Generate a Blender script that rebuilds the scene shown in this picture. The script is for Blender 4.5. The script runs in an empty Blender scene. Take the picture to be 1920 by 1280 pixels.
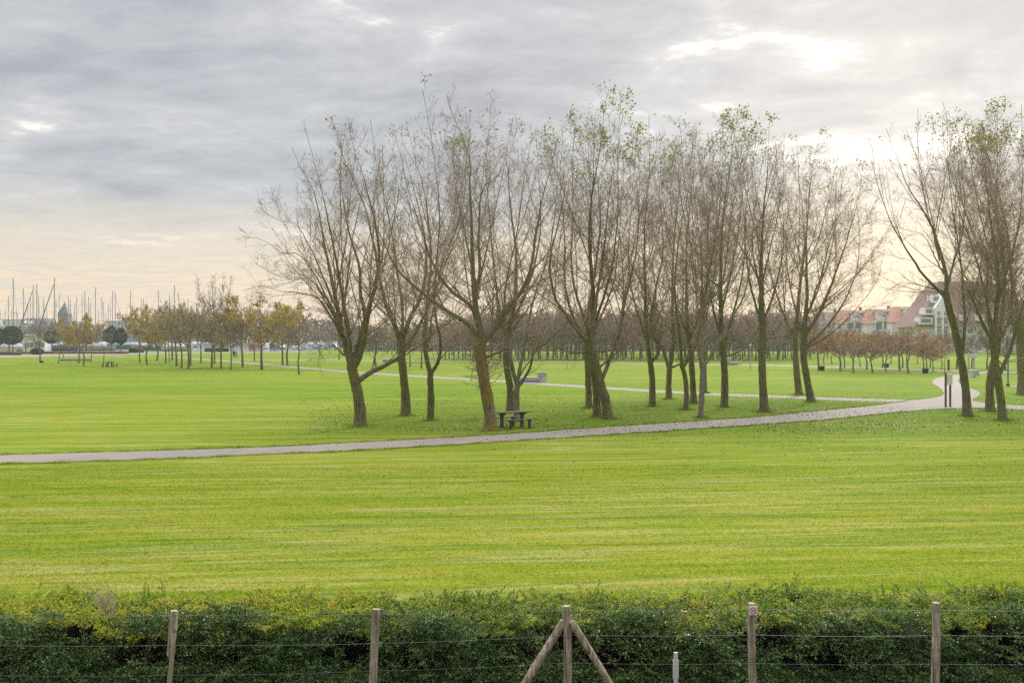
import bpy, math, random
import numpy as np
from mathutils import Vector

R_ = math.radians
rng = np.random.default_rng(7)
random.seed(7)
scene = bpy.context.scene
COL = scene.collection
H, F, HY = 4.3, 1867.0, 631.0          # eye height (m), focal length and horizon row of the 1920 px wide view

def dist(py):                            # distance of a ground point seen at row py
    return F * H / (py - HY)
def gp(px, py):                          # ground point
    Y = dist(py)
    return ((px - 960) / F * Y, Y)
def wp(px, py, Y):                       # world point at depth Y
    return ((px - 960) / F * Y, Y, H - (py - HY) / F * Y)

# ------------------------------------------------------------------ materials
def new_mat(name):
    m = bpy.data.materials.new(name); m.use_nodes = True
    nt = m.node_tree
    return m, nt, nt.nodes['Principled BSDF']
def nd(nt, t, **kw):
    n = nt.nodes.new(t)
    for k, v in kw.items():
        if k in n.inputs: n.inputs[k].default_value = v
        else: setattr(n, k, v)
    return n
def ramp(nt, fac, stops, interp='LINEAR'):
    n = nt.nodes.new('ShaderNodeValToRGB')
    e = n.color_ramp.elements
    n.color_ramp.interpolation = interp
    while len(e) < len(stops): e.new(0.5)
    for el, (p, c) in zip(e, stops):
        el.position = p
        el.color = (*c, 1) if len(c) == 3 else c
    nt.links.new(fac, n.inputs['Fac'])
    return n.outputs['Color']
def noise(nt, vec, scale, detail=4, rough=.55, dist_=0.0):
    n = nd(nt, 'ShaderNodeTexNoise', Scale=scale, Detail=detail, Roughness=rough, Distortion=dist_)
    if vec is not None: nt.links.new(vec, n.inputs['Vector'])
    return n.outputs['Fac']
def mapping(nt, vec, scale=(1, 1, 1), rot=(0, 0, 0), loc=(0, 0, 0)):
    if any(rot):                                     # turn first, stretch afterwards
        n = nt.nodes.new('ShaderNodeMapping'); n.inputs['Rotation'].default_value = rot
        nt.links.new(vec, n.inputs['Vector']); vec = n.outputs['Vector']
    n = nt.nodes.new('ShaderNodeMapping')
    n.inputs['Scale'].default_value = scale
    n.inputs['Location'].default_value = loc
    nt.links.new(vec, n.inputs['Vector'])
    return n.outputs['Vector']
def mixc(nt, fac, a, b, mode='MIX'):
    n = nt.nodes.new('ShaderNodeMix'); n.data_type = 'RGBA'; n.blend_type = mode
    for sock, v in ((n.inputs[0], fac), (n.inputs[6], a), (n.inputs[7], b)):
        if isinstance(v, (int, float)): sock.default_value = v
        elif isinstance(v, tuple): sock.default_value = (*v, 1) if len(v) == 3 else v
        else: nt.links.new(v, sock)
    return n.outputs[2]
def math_(nt, op, a, b=None, c=None, clamp=False):
    n = nt.nodes.new('ShaderNodeMath'); n.operation = op; n.use_clamp = clamp
    for i, v in enumerate((a, b, c)):
        if v is None: continue
        if isinstance(v, (int, float)): n.inputs[i].default_value = v
        else: nt.links.new(v, n.inputs[i])
    return n.outputs[0]
def bump(nt, h, strength=.5, distance=.05):
    n = nd(nt, 'ShaderNodeBump', Strength=strength, Distance=distance)
    nt.links.new(h, n.inputs['Height'])
    return n.outputs['Normal']

def plain(name, col, rough=.7, var=.15, scale=6, metal=0.0, bumpy=0.0):
    m, nt, b = new_mat(name)
    tc = nd(nt, 'ShaderNodeTexCoord').outputs['Object']
    f = noise(nt, tc, scale, 5, .6)
    lo = tuple(max(0, c * (1 - var)) for c in col); hi = tuple(min(1, c * (1 + var)) for c in col)
    nt.links.new(ramp(nt, f, [(.3, lo), (.7, hi)]), b.inputs['Base Color'])
    b.inputs['Roughness'].default_value = rough; b.inputs['Metallic'].default_value = metal
    if bumpy: nt.links.new(bump(nt, f, bumpy, .02), b.inputs['Normal'])
    return m

def bark_mat(name, base, dark, moss, moss_amt, scale=1.0):
    m, nt, b = new_mat(name)
    tc = nd(nt, 'ShaderNodeTexCoord').outputs['Object']
    ridge = noise(nt, mapping(nt, tc, (7, 7, 1.5)), 1.5 * scale, 6, .75, .4)
    big = noise(nt, tc, 1.3, 4, .6)
    fine = noise(nt, tc, 22, 4, .65)
    c = ramp(nt, ridge, [(.36, dark), (.55, base), (.72, tuple(min(1, x * 1.35) for x in base))])
    mm = ramp(nt, math_(nt, 'ADD', math_(nt, 'MULTIPLY', big, .75), math_(nt, 'MULTIPLY', fine, .25)),
              [(.62 - moss_amt * .3, (0, 0, 0)), (.72 - moss_amt * .25, (1, 1, 1))])
    c = mixc(nt, mm, c, moss)
    nt.links.new(c, b.inputs['Base Color']); b.inputs['Roughness'].default_value = .9
    nt.links.new(bump(nt, ridge, 1.0, .08), b.inputs['Normal'])
    return m

def leaf_mat(name, stops, rough=.5, trans=.35, spec=.4, scale=.8):
    """foliage whose hue wanders from face to face (attribute 'v', one random number a leaf) and from patch to patch"""
    m, nt, b = new_mat(name)
    at = nd(nt, 'ShaderNodeAttribute'); at.attribute_name = 'v'
    tc = nd(nt, 'ShaderNodeTexCoord').outputs['Object']
    f = math_(nt, 'ADD', math_(nt, 'MULTIPLY', at.outputs['Fac'], .6), math_(nt, 'MULTIPLY', noise(nt, tc, scale, 3), .4))
    c = ramp(nt, f, stops)
    nt.links.new(c, b.inputs['Base Color']); b.inputs['Roughness'].default_value = rough
    b.inputs['Specular IOR Level'].default_value = spec
    tr = nt.nodes.new('ShaderNodeBsdfTranslucent'); nt.links.new(c, tr.inputs['Color'])
    mx = nt.nodes.new('ShaderNodeMixShader'); mx.inputs[0].default_value = trans
    out = nt.nodes['Material Output']
    nt.links.new(b.outputs[0], mx.inputs[1]); nt.links.new(tr.outputs[0], mx.inputs[2])
    nt.links.new(mx.outputs[0], out.inputs['Surface'])
    return m

def grass_nodes(nt):
    """mown turf colour from world position: streaks left by the mower, patches, clover-dark tufts"""
    p = nd(nt, 'ShaderNodeNewGeometry').outputs['Position']
    streak = noise(nt, mapping(nt, p, (.085, 1.15, 1), (0, 0, R_(-4))), 1.0, 6, .68, .7)
    streak2 = noise(nt, mapping(nt, p, (.26, 3.4, 1), (0, 0, R_(-8))), 1.0, 5, .68, .6)
    patch = noise(nt, mapping(nt, p, (.05, .11, 1)), 1.0, 4, .6)
    big = noise(nt, mapping(nt, p, (.012, .035, 1), loc=(3.1, 1.7, 0)), 1.0, 3, .5)
    fine = noise(nt, p, 9, 5, .75)
    micro = noise(nt, p, 55, 3, .7)
    a = math_(nt, 'ADD', math_(nt, 'MULTIPLY', streak, .38), math_(nt, 'MULTIPLY', streak2, .22))
    a = math_(nt, 'ADD', a, math_(nt, 'MULTIPLY', patch, .14))
    a = math_(nt, 'ADD', a, math_(nt, 'MULTIPLY', fine, .12))
    clump = noise(nt, mapping(nt, p, (1.6, 2.6, 1)), 1.0, 5, .7)
    a = math_(nt, 'ADD', a, math_(nt, 'MULTIPLY', clump, .14))
    c = ramp(nt, a, [(.39, (.088, .165, .009)), (.445, (.145, .213, .012)), (.50, (.202, .242, .019)), (.545, (.258, .268, .036)), (.59, (.315, .292, .080)), (.64, (.36, .31, .14))])
    # thin wandering lines: straw left by the mower, and darker wheel tracks
    ln1 = noise(nt, mapping(nt, p, (.030, .60, 1), (0, 0, R_(-6)), (4.2, 8.1, 0)), 1.0, 4, .55, .9)
    ln2 = noise(nt, mapping(nt, p, (.045, .80, 1), (0, 0, R_(-10)), (1.2, 3.3, 0)), 1.0, 4, .55, .9)
    k1 = ramp(nt, math_(nt, 'ABSOLUTE', math_(nt, 'SUBTRACT', ln1, .5)), [(0, (.75, .75, .75)), (.014, (.45, .45, .45)), (.03, (0, 0, 0))])
    k2 = ramp(nt, math_(nt, 'ABSOLUTE', math_(nt, 'SUBTRACT', ln2, .52)), [(0, (.65, .65, .65)), (.016, (.3, .3, .3)), (.032, (0, 0, 0))])
    brk = ramp(nt, noise(nt, mapping(nt, p, (.35, .9, 1)), 1.0, 5, .7), [(.38, (.15, .15, .15)), (.6, (1, 1, 1))])
    c = mixc(nt, math_(nt, 'MULTIPLY', k1, brk), c, (.36, .33, .13))
    c = mixc(nt, math_(nt, 'MULTIPLY', k2, brk), c, (.075, .145, .010))
    # yellower nearer strips against greener ones further off
    nearf = nd(nt, 'ShaderNodeSeparateXYZ'); nt.links.new(p, nearf.inputs[0])
    far_ = math_(nt, 'MULTIPLY', math_(nt, 'SUBTRACT', nearf.outputs['Y'], 26.0), .02, clamp=True)
    c = mixc(nt, math_(nt, 'MULTIPLY', ramp(nt, big, [(.36, (.35, .35, .35)), (.62, (.9, .9, .9))]), far_), c, mixc(nt, 1.0, c, (.66, .86, .56), 'MULTIPLY'))
    # leaf-strewn, darker, greener turf under the poplars (a patch with its own outline)
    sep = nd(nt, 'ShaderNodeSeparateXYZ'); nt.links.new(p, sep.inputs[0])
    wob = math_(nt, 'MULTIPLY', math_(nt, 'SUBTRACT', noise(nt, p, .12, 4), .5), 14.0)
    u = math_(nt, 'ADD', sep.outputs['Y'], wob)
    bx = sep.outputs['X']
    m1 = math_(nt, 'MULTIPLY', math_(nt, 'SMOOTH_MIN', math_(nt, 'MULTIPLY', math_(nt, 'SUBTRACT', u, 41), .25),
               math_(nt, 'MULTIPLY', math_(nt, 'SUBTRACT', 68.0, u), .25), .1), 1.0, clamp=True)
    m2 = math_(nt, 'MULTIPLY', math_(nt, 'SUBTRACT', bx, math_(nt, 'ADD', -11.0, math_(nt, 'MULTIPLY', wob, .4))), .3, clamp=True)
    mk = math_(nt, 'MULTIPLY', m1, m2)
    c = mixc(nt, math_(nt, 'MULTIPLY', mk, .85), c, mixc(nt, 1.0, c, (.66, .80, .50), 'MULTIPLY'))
    # scuffed, earthy spots
    sp = noise(nt, mapping(nt, p, (.5, 1.6, 1)), 1.0, 5, .7)
    c = mixc(nt, ramp(nt, sp, [(.66, (0, 0, 0)), (.78, (.55, .55, .55))]), c, (.26, .21, .09))
    dk = ramp(nt, math_(nt, 'ADD', math_(nt, 'MULTIPLY', fine, .5), math_(nt, 'MULTIPLY', micro, .5)),
              [(.30, (.36, .46, .38)), (.50, (1, 1, 1)), (.70, (1.45, 1.35, 1.2))])
    c = mixc(nt, 1.0, c, dk, 'MULTIPLY')
    return c, fine, micro, streak2

# ------------------------------------------------------------------ mesh helpers
def mesh_from(name, V, Fq, mat, parent=None, smooth=True, vattr=None, loc=None):
    V = np.asarray(V, dtype=np.float32).reshape(-1, 3); Fq = np.asarray(Fq, dtype=np.int32)
    k = Fq.shape[1]
    me = bpy.data.meshes.new(name)
    me.vertices.add(len(V)); me.vertices.foreach_set('co', V.ravel())
    me.loops.add(Fq.size); me.loops.foreach_set('vertex_index', Fq.ravel())
    me.polygons.add(len(Fq))
    me.polygons.foreach_set('loop_start', np.arange(0, Fq.size, k, dtype=np.int32))
    me.polygons.foreach_set('use_smooth', np.full(len(Fq), smooth))
    me.update(calc_edges=True)
    if vattr is not None:
        a = me.attributes.new('v', 'FLOAT', 'POINT'); a.data.foreach_set('value', np.asarray(vattr, dtype=np.float32))
    if mat: me.materials.append(mat)
    o = bpy.data.objects.new(name, me); COL.objects.link(o)
    if parent: o.parent = parent
    if loc is not None: o.location = loc
    return o

class MB:
    """collects polygons of any size for one mesh"""
    def __init__(s): s.v = []; s.f = []
    def add(s, vs, fs):
        b = len(s.v); s.v += [tuple(v) for v in vs]; s.f += [tuple(b + i for i in f) for f in fs]; return s
    def box(s, x0, x1, y0, y1, z0, z1):
        vs = [(x, y, z) for z in (z0, z1) for x, y in ((x0, y0), (x1, y0), (x1, y1), (x0, y1))]
        return s.add(vs, [(3, 2, 1, 0), (4, 5, 6, 7), (0, 1, 5, 4), (1, 2, 6, 5), (2, 3, 7, 6), (3, 0, 4, 7)])
    def bar(s, a, b, r, k=8, r2=None):
        a, b = Vector(a), Vector(b); d = (b - a).normalized()
        u = d.orthogonal().normalized(); w = d.cross(u); r2 = r if r2 is None else r2
        vs = []
        for p, q in ((a, r), (b, r2)):
            for i in range(k):
                t = 2 * math.pi * i / k; vs.append(p + u * math.cos(t) * q + w * math.sin(t) * q)
        return s.add(vs, [(i, (i + 1) % k, k + (i + 1) % k, k + i) for i in range(k)] + [tuple(range(k))[::-1], tuple(range(k, 2 * k))])
    def plank(s, a, b, w, t, up=(0, 0, 1)):
        a, b = Vector(a), Vector(b); d = (b - a).normalized(); sd = d.cross(Vector(up)).normalized() * w / 2
        n = sd.cross(d).normalized() * t / 2
        vs = [p + i * sd + j * n for p in (a, b) for i, j in ((-1, -1), (1, -1), (1, 1), (-1, 1))]
        return s.add(vs, [(3, 2, 1, 0), (4, 5, 6, 7), (0, 1, 5, 4), (1, 2, 6, 5), (2, 3, 7, 6), (3, 0, 4, 7)])
    def prism(s, pts, y0, y1):          # outline in x,z pushed along y
        n = len(pts)
        vs = [(x, y0, z) for x, z in pts] + [(x, y1, z) for x, z in pts]
        return s.add(vs, [tuple(range(n)), tuple(range(n, 2 * n))[::-1]] + [(i, n + i, n + (i + 1) % n, (i + 1) % n) for i in range(n)])
    def build(s, name, mat, parent=None, bevel=0, smooth=False, loc=None):
        me = bpy.data.meshes.new(name); me.from_pydata(s.v, [], s.f)
        import bmesh
        bm = bmesh.new(); bm.from_mesh(me); bmesh.ops.recalc_face_normals(bm, faces=bm.faces); bm.to_mesh(me); bm.free()
        me.update()
        if mat: me.materials.append(mat)
        if smooth: me.polygons.foreach_set('use_smooth', [True] * len(me.polygons))
        o = bpy.data.objects.new(name, me); COL.objects.link(o)
        if parent: o.parent = parent
        if loc is not None: o.location = loc
        if bevel:
            b = o.modifiers.new('bevel', 'BEVEL'); b.width = bevel; b.segments = 2; b.limit_method = 'ANGLE'
        return o

def tag(o, label=None, cat=None, group=None, kind=None):
    if label: o['label'] = label
    if cat: o['category'] = cat
    if group: o['group'] = group
    if kind: o['kind'] = kind
    return o
def empty(name, loc, rz=0, label=None, cat=None, group=None):
    o = bpy.data.objects.new(name, None); COL.objects.link(o); o.empty_display_size = .2
    o.location = loc; o.rotation_euler = (0, 0, rz)
    return tag(o, label, cat, group)
def copy_tree(o, parent=None):
    c = o.copy(); COL.objects.link(c); c.parent = parent
    for ch in [x for x in KIDS.get(o.name, [])]: copy_tree(ch, c)
    return c
KIDS = {}
def reg(root):                           # remember the children of a prototype once (o.children walks the whole file)
    for ch in root.children:
        KIDS.setdefault(root.name, []).append(ch); reg(ch)

# ------------------------------------------------------------------ branch growing, a whole level at a time
def norm(a): return a / np.maximum(np.linalg.norm(a, axis=-1, keepdims=True), 1e-9)

def resample(pts, n):
    pts = np.asarray(pts, float)
    # smooth (Catmull-Rom) curve through the points
    if len(pts) > 2:
        P = np.vstack([2 * pts[0] - pts[1], pts, 2 * pts[-1] - pts[-2]])
        out = []
        for i in range(len(pts) - 1):
            t = np.linspace(0, 1, 8, endpoint=False)[:, None]
            a, b, c, d = P[i], P[i + 1], P[i + 2], P[i + 3]
            out.append(.5 * (2 * b + (c - a) * t + (2 * a - 5 * b + 4 * c - d) * t ** 2 + (3 * b - a - 3 * c + d) * t ** 3))
        pts = np.vstack(out + [pts[-1:]])
    s = np.r_[0, np.cumsum(np.linalg.norm(np.diff(pts, axis=0), axis=1))]
    q = np.linspace(0, s[-1], n)
    return np.stack([np.interp(q, s, pts[:, i]) for i in range(3)], 1)

def tubes(P, R, k):
    N, S, _ = P.shape
    T = norm(np.gradient(P, axis=1))
    mean = norm(P[:, -1] - P[:, 0])
    ax = np.where(np.abs(mean[:, 2:3]) > .8, np.array([[1., 0, 0]]), np.array([[0, 0, 1.]]))[:, None, :]
    U = norm(np.cross(T, np.broadcast_to(ax, T.shape))); W = np.cross(T, U)
    a = np.linspace(0, 2 * np.pi, k, endpoint=False)
    V = P[:, :, None, :] + R[:, :, None, None] * (np.cos(a)[None, None, :, None] * U[:, :, None, :] + np.sin(a)[None, None, :, None] * W[:, :, None, :])
    idx = np.arange(N * S * k).reshape(N, S, k)
    A = idx[:, :-1, :]; B = np.roll(idx, -1, axis=2)[:, :-1, :]; C = np.roll(idx, -1, axis=2)[:, 1:, :]; D = idx[:, 1:, :]
    return V.reshape(-1, 3), np.stack([A, B, C, D], -1).reshape(-1, 4)

def merge(parts):
    Vs, Fs, n = [], [], 0
    for V, Fq in parts:
        Vs.append(V); Fs.append(Fq + n); n += len(V)
    return np.vstack(Vs), np.vstack(Fs)

def children(g, P, R, spacing, t0, t1, ang, ang_sd, lf, S, up, wob, rmul, rmin, tip=.5, maxlen=99):
    """branches sprouting from every parent path; lf(remaining length, random) -> length"""
    N, Sp, _ = P.shape
    seg = np.linalg.norm(np.diff(P, axis=1), axis=2); L = seg.sum(1)
    cnt = np.maximum(1, g.poisson(L * (t1 - t0) / spacing))
    pi = np.repeat(np.arange(N), cnt); M = len(pi)
    t = t0 + (t1 - t0) * g.random(M)
    q = t * (Sp - 1); i0 = np.clip(q.astype(int), 0, Sp - 2); f = (q - i0)[:, None]
    base = P[pi, i0] * (1 - f) + P[pi, i0 + 1] * f
    T = norm(P[pi, i0 + 1] - P[pi, i0]); rb = R[pi, i0] * (1 - f[:, 0]) + R[pi, i0 + 1] * f[:, 0]
    rnd = norm(g.normal(size=(M, 3))); pr = norm(np.cross(T, rnd))
    th = np.radians(g.normal(ang, ang_sd, M))[:, None]
    d = norm(np.cos(th) * T + np.sin(th) * pr + np.array([0, 0, up * .6])); topdamp = 1.0
    ln = np.minimum(lf((1 - t) * L[pi], g.random(M)), maxlen)
    out = np.empty((M, S, 3)); out[:, 0] = base
    st = (ln / (S - 1))[:, None]; curl = norm(g.normal(size=(M, 3))) * wob
    for j in range(1, S):
        out[:, j] = out[:, j - 1] + d * st
        d = norm(d + np.array([0, 0, up * .45]) + curl * .45 + g.normal(size=(M, 3)) * wob)
    r0 = np.minimum(rb * rmul, .35 * rb + .012 + .012 * ln)
    r0 = np.minimum(np.maximum(r0, rmin), rb * .85 + .001)
    tt = np.linspace(0, 1, S)[None, :]
    RR = r0[:, None] * (1 - (1 - tip) * tt); RR = np.maximum(RR, rmin * .8)
    return out, RR

def leaf_cards(g, pos, size, jitter, stretch=1.5, dirs=None):
    """one small folded leaf (two triangles sharing a midrib, as a quad bent at the fold) per position"""
    M = len(pos)
    c = pos + g.normal(size=(M, 3)) * jitter
    d = norm(g.normal(size=(M, 3))) if dirs is None else norm(dirs + g.normal(size=(M, 3)) * .55)
    u = norm(np.cross(d, g.normal(size=(M, 3)))); s = (size * g.uniform(.6, 1.3, M))[:, None]
    n = np.cross(d, u)
    V = np.stack([c, c + d * s * stretch * .5 + u * s * .5 + n * s * .12, c + d * s * stretch, c + d * s * stretch * .5 - u * s * .5 + n * s * .12], 1)
    Fq = np.arange(M * 4).reshape(M, 4)
    return V.reshape(-1, 3), Fq, np.repeat(g.random(M), 4)

M_ = {}
M_['bark'] = bark_mat('bark_brown', (.225, .185, .095), (.055, .043, .024), (.175, .170, .035), .6)
M_['bark_moss'] = bark_mat('bark_mossy', (.25, .20, .12), (.07, .055, .032), (.23, .17, .028), .75)
M_['bark_pale'] = bark_mat('bark_pale', (.28, .245, .165), (.10, .085, .058), (.14, .15, .05), .3)
M_['limb'] = bark_mat('bark_limb', (.25, .20, .135), (.10, .08, .052), (.18, .165, .05), .4)
M_['twig'] = plain('twig_bark', (.30, .225, .15), .85, .35, 1.2)
M_['twig_red'] = plain('twig_bark_red', (.27, .175, .12), .85, .35, 1.0)
M_['twig_grey'] = plain('twig_bark_grey', (.24, .185, .145), .85, .3, 1.0)
M_['leaf_green'] = leaf_mat('leaf_late_green', [(.2, (.10, .16, .015)), (.5, (.22, .26, .02)), (.8, (.33, .30, .03))], .5, .45)
M_['leaf_yellow'] = leaf_mat('leaf_yellow', [(.2, (.20, .18, .03)), (.45, (.38, .30, .045)), (.7, (.47, .31, .05)), (.9, (.38, .18, .04))], .6, .4)
M_['leaf_olive'] = leaf_mat('leaf_olive', [(.2, (.13, .13, .035)), (.5, (.25, .205, .055)), (.8, (.30, .20, .07))], .6, .4)
M_['leaf_orange'] = leaf_mat('leaf_orange', [(.2, (.18, .10, .045)), (.5, (.36, .20, .06)), (.8, (.54, .32, .07))], .6, .4)
M_['leaf_dark'] = leaf_mat('leaf_dark_evergreen', [(.2, (.014, .045, .018)), (.5, (.030, .080, .032)), (.85, (.055, .12, .045))], .6, .1, .15)

# ------------------------------------------------------------------ the big bare poplars
def big_tree(label, trunk_px, dia_px, limbs_px, seed, mat='bark', leaf=.3, density=1.0, top=None, extra_low=0):
    """trunk_px and limbs_px are rows of the outline in the photo, turned into metres at the tree's own distance;
    limbs also spread towards and away from the viewer so the crown is round"""
    g = np.random.default_rng(seed)
    X0, Y0 = gp(*trunk_px[0])
    k = Y0 / F
    root = empty('poplar_tree', (X0, Y0, 0), 0, label, 'tree', 'bare poplars around the picnic table path')
    def loc(px, py): return np.array([(px - 960) * k - X0, 0, H - (py - HY) * k])
    r = dia_px * k / 2 * .93
    tp = np.array([loc(*p) for p in trunk_px]); tp[0, 2] = -.15
    TP = resample(tp, 14); n = len(TP)
    tt = np.linspace(0, 1, n)
    RR = r * (1.0 - .22 * tt) * (1 + .55 * np.exp(-tt * 16)) * (1 + g.normal(size=n) * .02)
    V, Fq = tubes(TP[None], RR[None], 16)
    # lumpy bark outline
    V = V + norm(V - TP[np.repeat(np.arange(n), 16)]) * (g.normal(size=(len(V), 1)) * .045 * r)
    mesh_from('trunk', V, Fq, M_[mat], root)
    lp, lr = [], []
    for i, L in enumerate(limbs_px):
        w = 1.0
        if isinstance(L[0], (int, float)): w = L[0]; L = L[1:]
        pts = np.array([loc(*p) for p in L]); hi = pts[:, 2] > 4; pts[hi, 2] = 4 + (pts[hi, 2] - 4) * .955
        ll = np.linalg.norm(np.diff(pts, axis=0), axis=1).sum()
        dep = (g.uniform(.10, .27) * (1 if (i + seed) % 2 else -1)) * ll
        s = np.r_[0, np.cumsum(np.linalg.norm(np.diff(pts, axis=0), axis=1))] / ll
        pts[:, 1] += dep * s ** 1.3
        # begin inside the trunk
        near = TP[np.argmin(np.linalg.norm(TP - pts[0], axis=1))]
        pts[0] = near * .6 + pts[0] * .4
        q = resample(pts, 22)
        wobv = np.cumsum(g.normal(size=(22, 3)) * .020, axis=0); wobv[:2] = 0
        q = q + wobv
        t = np.linspace(0, 1, 22)
        r0 = r * .58 * w
        rad = np.maximum(r0 * (.80 * (1 - t) ** 1.7 + .20 * (1 - t)) , .010)
        lp.append(q); lr.append(rad)
        V, Fq = tubes(q[None], rad[None], 9)
        mesh_from('limb', V, Fq, M_['bark' if mat == 'bark' and w > .9 else 'limb'] if mat != 'bark_pale' else M_['bark_pale'], root)
    P1 = np.stack(lp); R1 = np.stack(lr)
    Pb, Rb = children(g, P1, R1, 1.65 / density, .10, .72, 27, 7, lambda rem, u: rem * (.62 + .3 * u), 14, .11, .035, .46, .011, .20)
    P2, R2 = children(g, P1, R1, .50 / density, .04, .99, 50, 13, lambda rem, u: (.27 * rem + .55) * (.5 + u), 9, .10, .045, .27, .0072, .35, 4.5)
    P2b, R2b = children(g, Pb, Rb, .42 / density, .12, .99, 44, 12, lambda rem, u: (.26 * rem + .45) * (.5 + u), 8, .09, .045, .32, .0068, .35, 3.2)
    P3, R3 = children(g, P2, R2, .24 / density, .10, 1., 46, 12, lambda rem, u: (.32 * rem + .32) * (.5 + u), 6, .06, .05, .5, .0054, .5)
    P3b, R3b = children(g, P2b, R2b, .23 / density, .10, 1., 44, 12, lambda rem, u: (.32 * rem + .30) * (.5 + u), 6, .06, .05, .5, .0052, .5)
    P3a = np.concatenate([P3, P3b]); R3a = np.concatenate([R3, R3b])
    P4, R4 = children(g, P3a, R3a, .18 / density, .15, 1., 48, 14, lambda rem, u: (.25 * rem + .19) * (.5 + u), 4, .04, .06, .8, .0046, .7)
    parts = [tubes(Pb, Rb, 6), tubes(P2, R2, 4), tubes(P2b, R2b, 4), tubes(P3a, R3a, 3), tubes(P4, R4, 3)]
    if extra_low:      # burst of water shoots on the bole
        Pl, Rl = children(g, TP[None, 6:], RR[None, 6:], .022 / extra_low, .0, 1., 80, 24, lambda rem, u: .35 + .9 * u, 6, -.02, .22, .05, .006, .7)
        parts.append(tubes(Pl, Rl, 3))
        P5, R5 = children(g, Pl, Rl, .3, .2, 1., 45, 14, lambda rem, u: .15 + .3 * u, 4, -.04, .2, .8, .0055, .8)
        parts.append(tubes(P5, R5, 3))
    V, Fq = merge(parts)
    mesh_from('crown', V, Fq, M_['twig'], root)
    if leaf > 0:
        tips = np.vstack([P4[:, -1], P3a[:, -1], P3a[:, 3]])
        zt = np.percentile(tips[:, 2], 99.7)
        depth = zt - tips[:, 2]
        pr = leaf * np.exp(-(depth / 1.5) ** 2) * 1.0 + leaf * .004 * (depth < 7)
        # leaves sit in loose bunches
        clump = np.sin(tips[:, 0] * 2.3 + seed) * np.sin(tips[:, 1] * 1.9 + 1) + np.sin(tips[:, 2] * 2.7 + tips[:, 0])
        sel = tips[(g.random(len(tips)) < pr) & (clump > -.1)]
        sel = np.repeat(sel, g.integers(1, 6, len(sel)), axis=0)
        if len(sel):
            V, Fq, v = leaf_cards(g, sel, .10, .12, 1.15)
            mesh_from('foliage', V, Fq, M_['leaf_green'], root, False, v)
    return root

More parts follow.
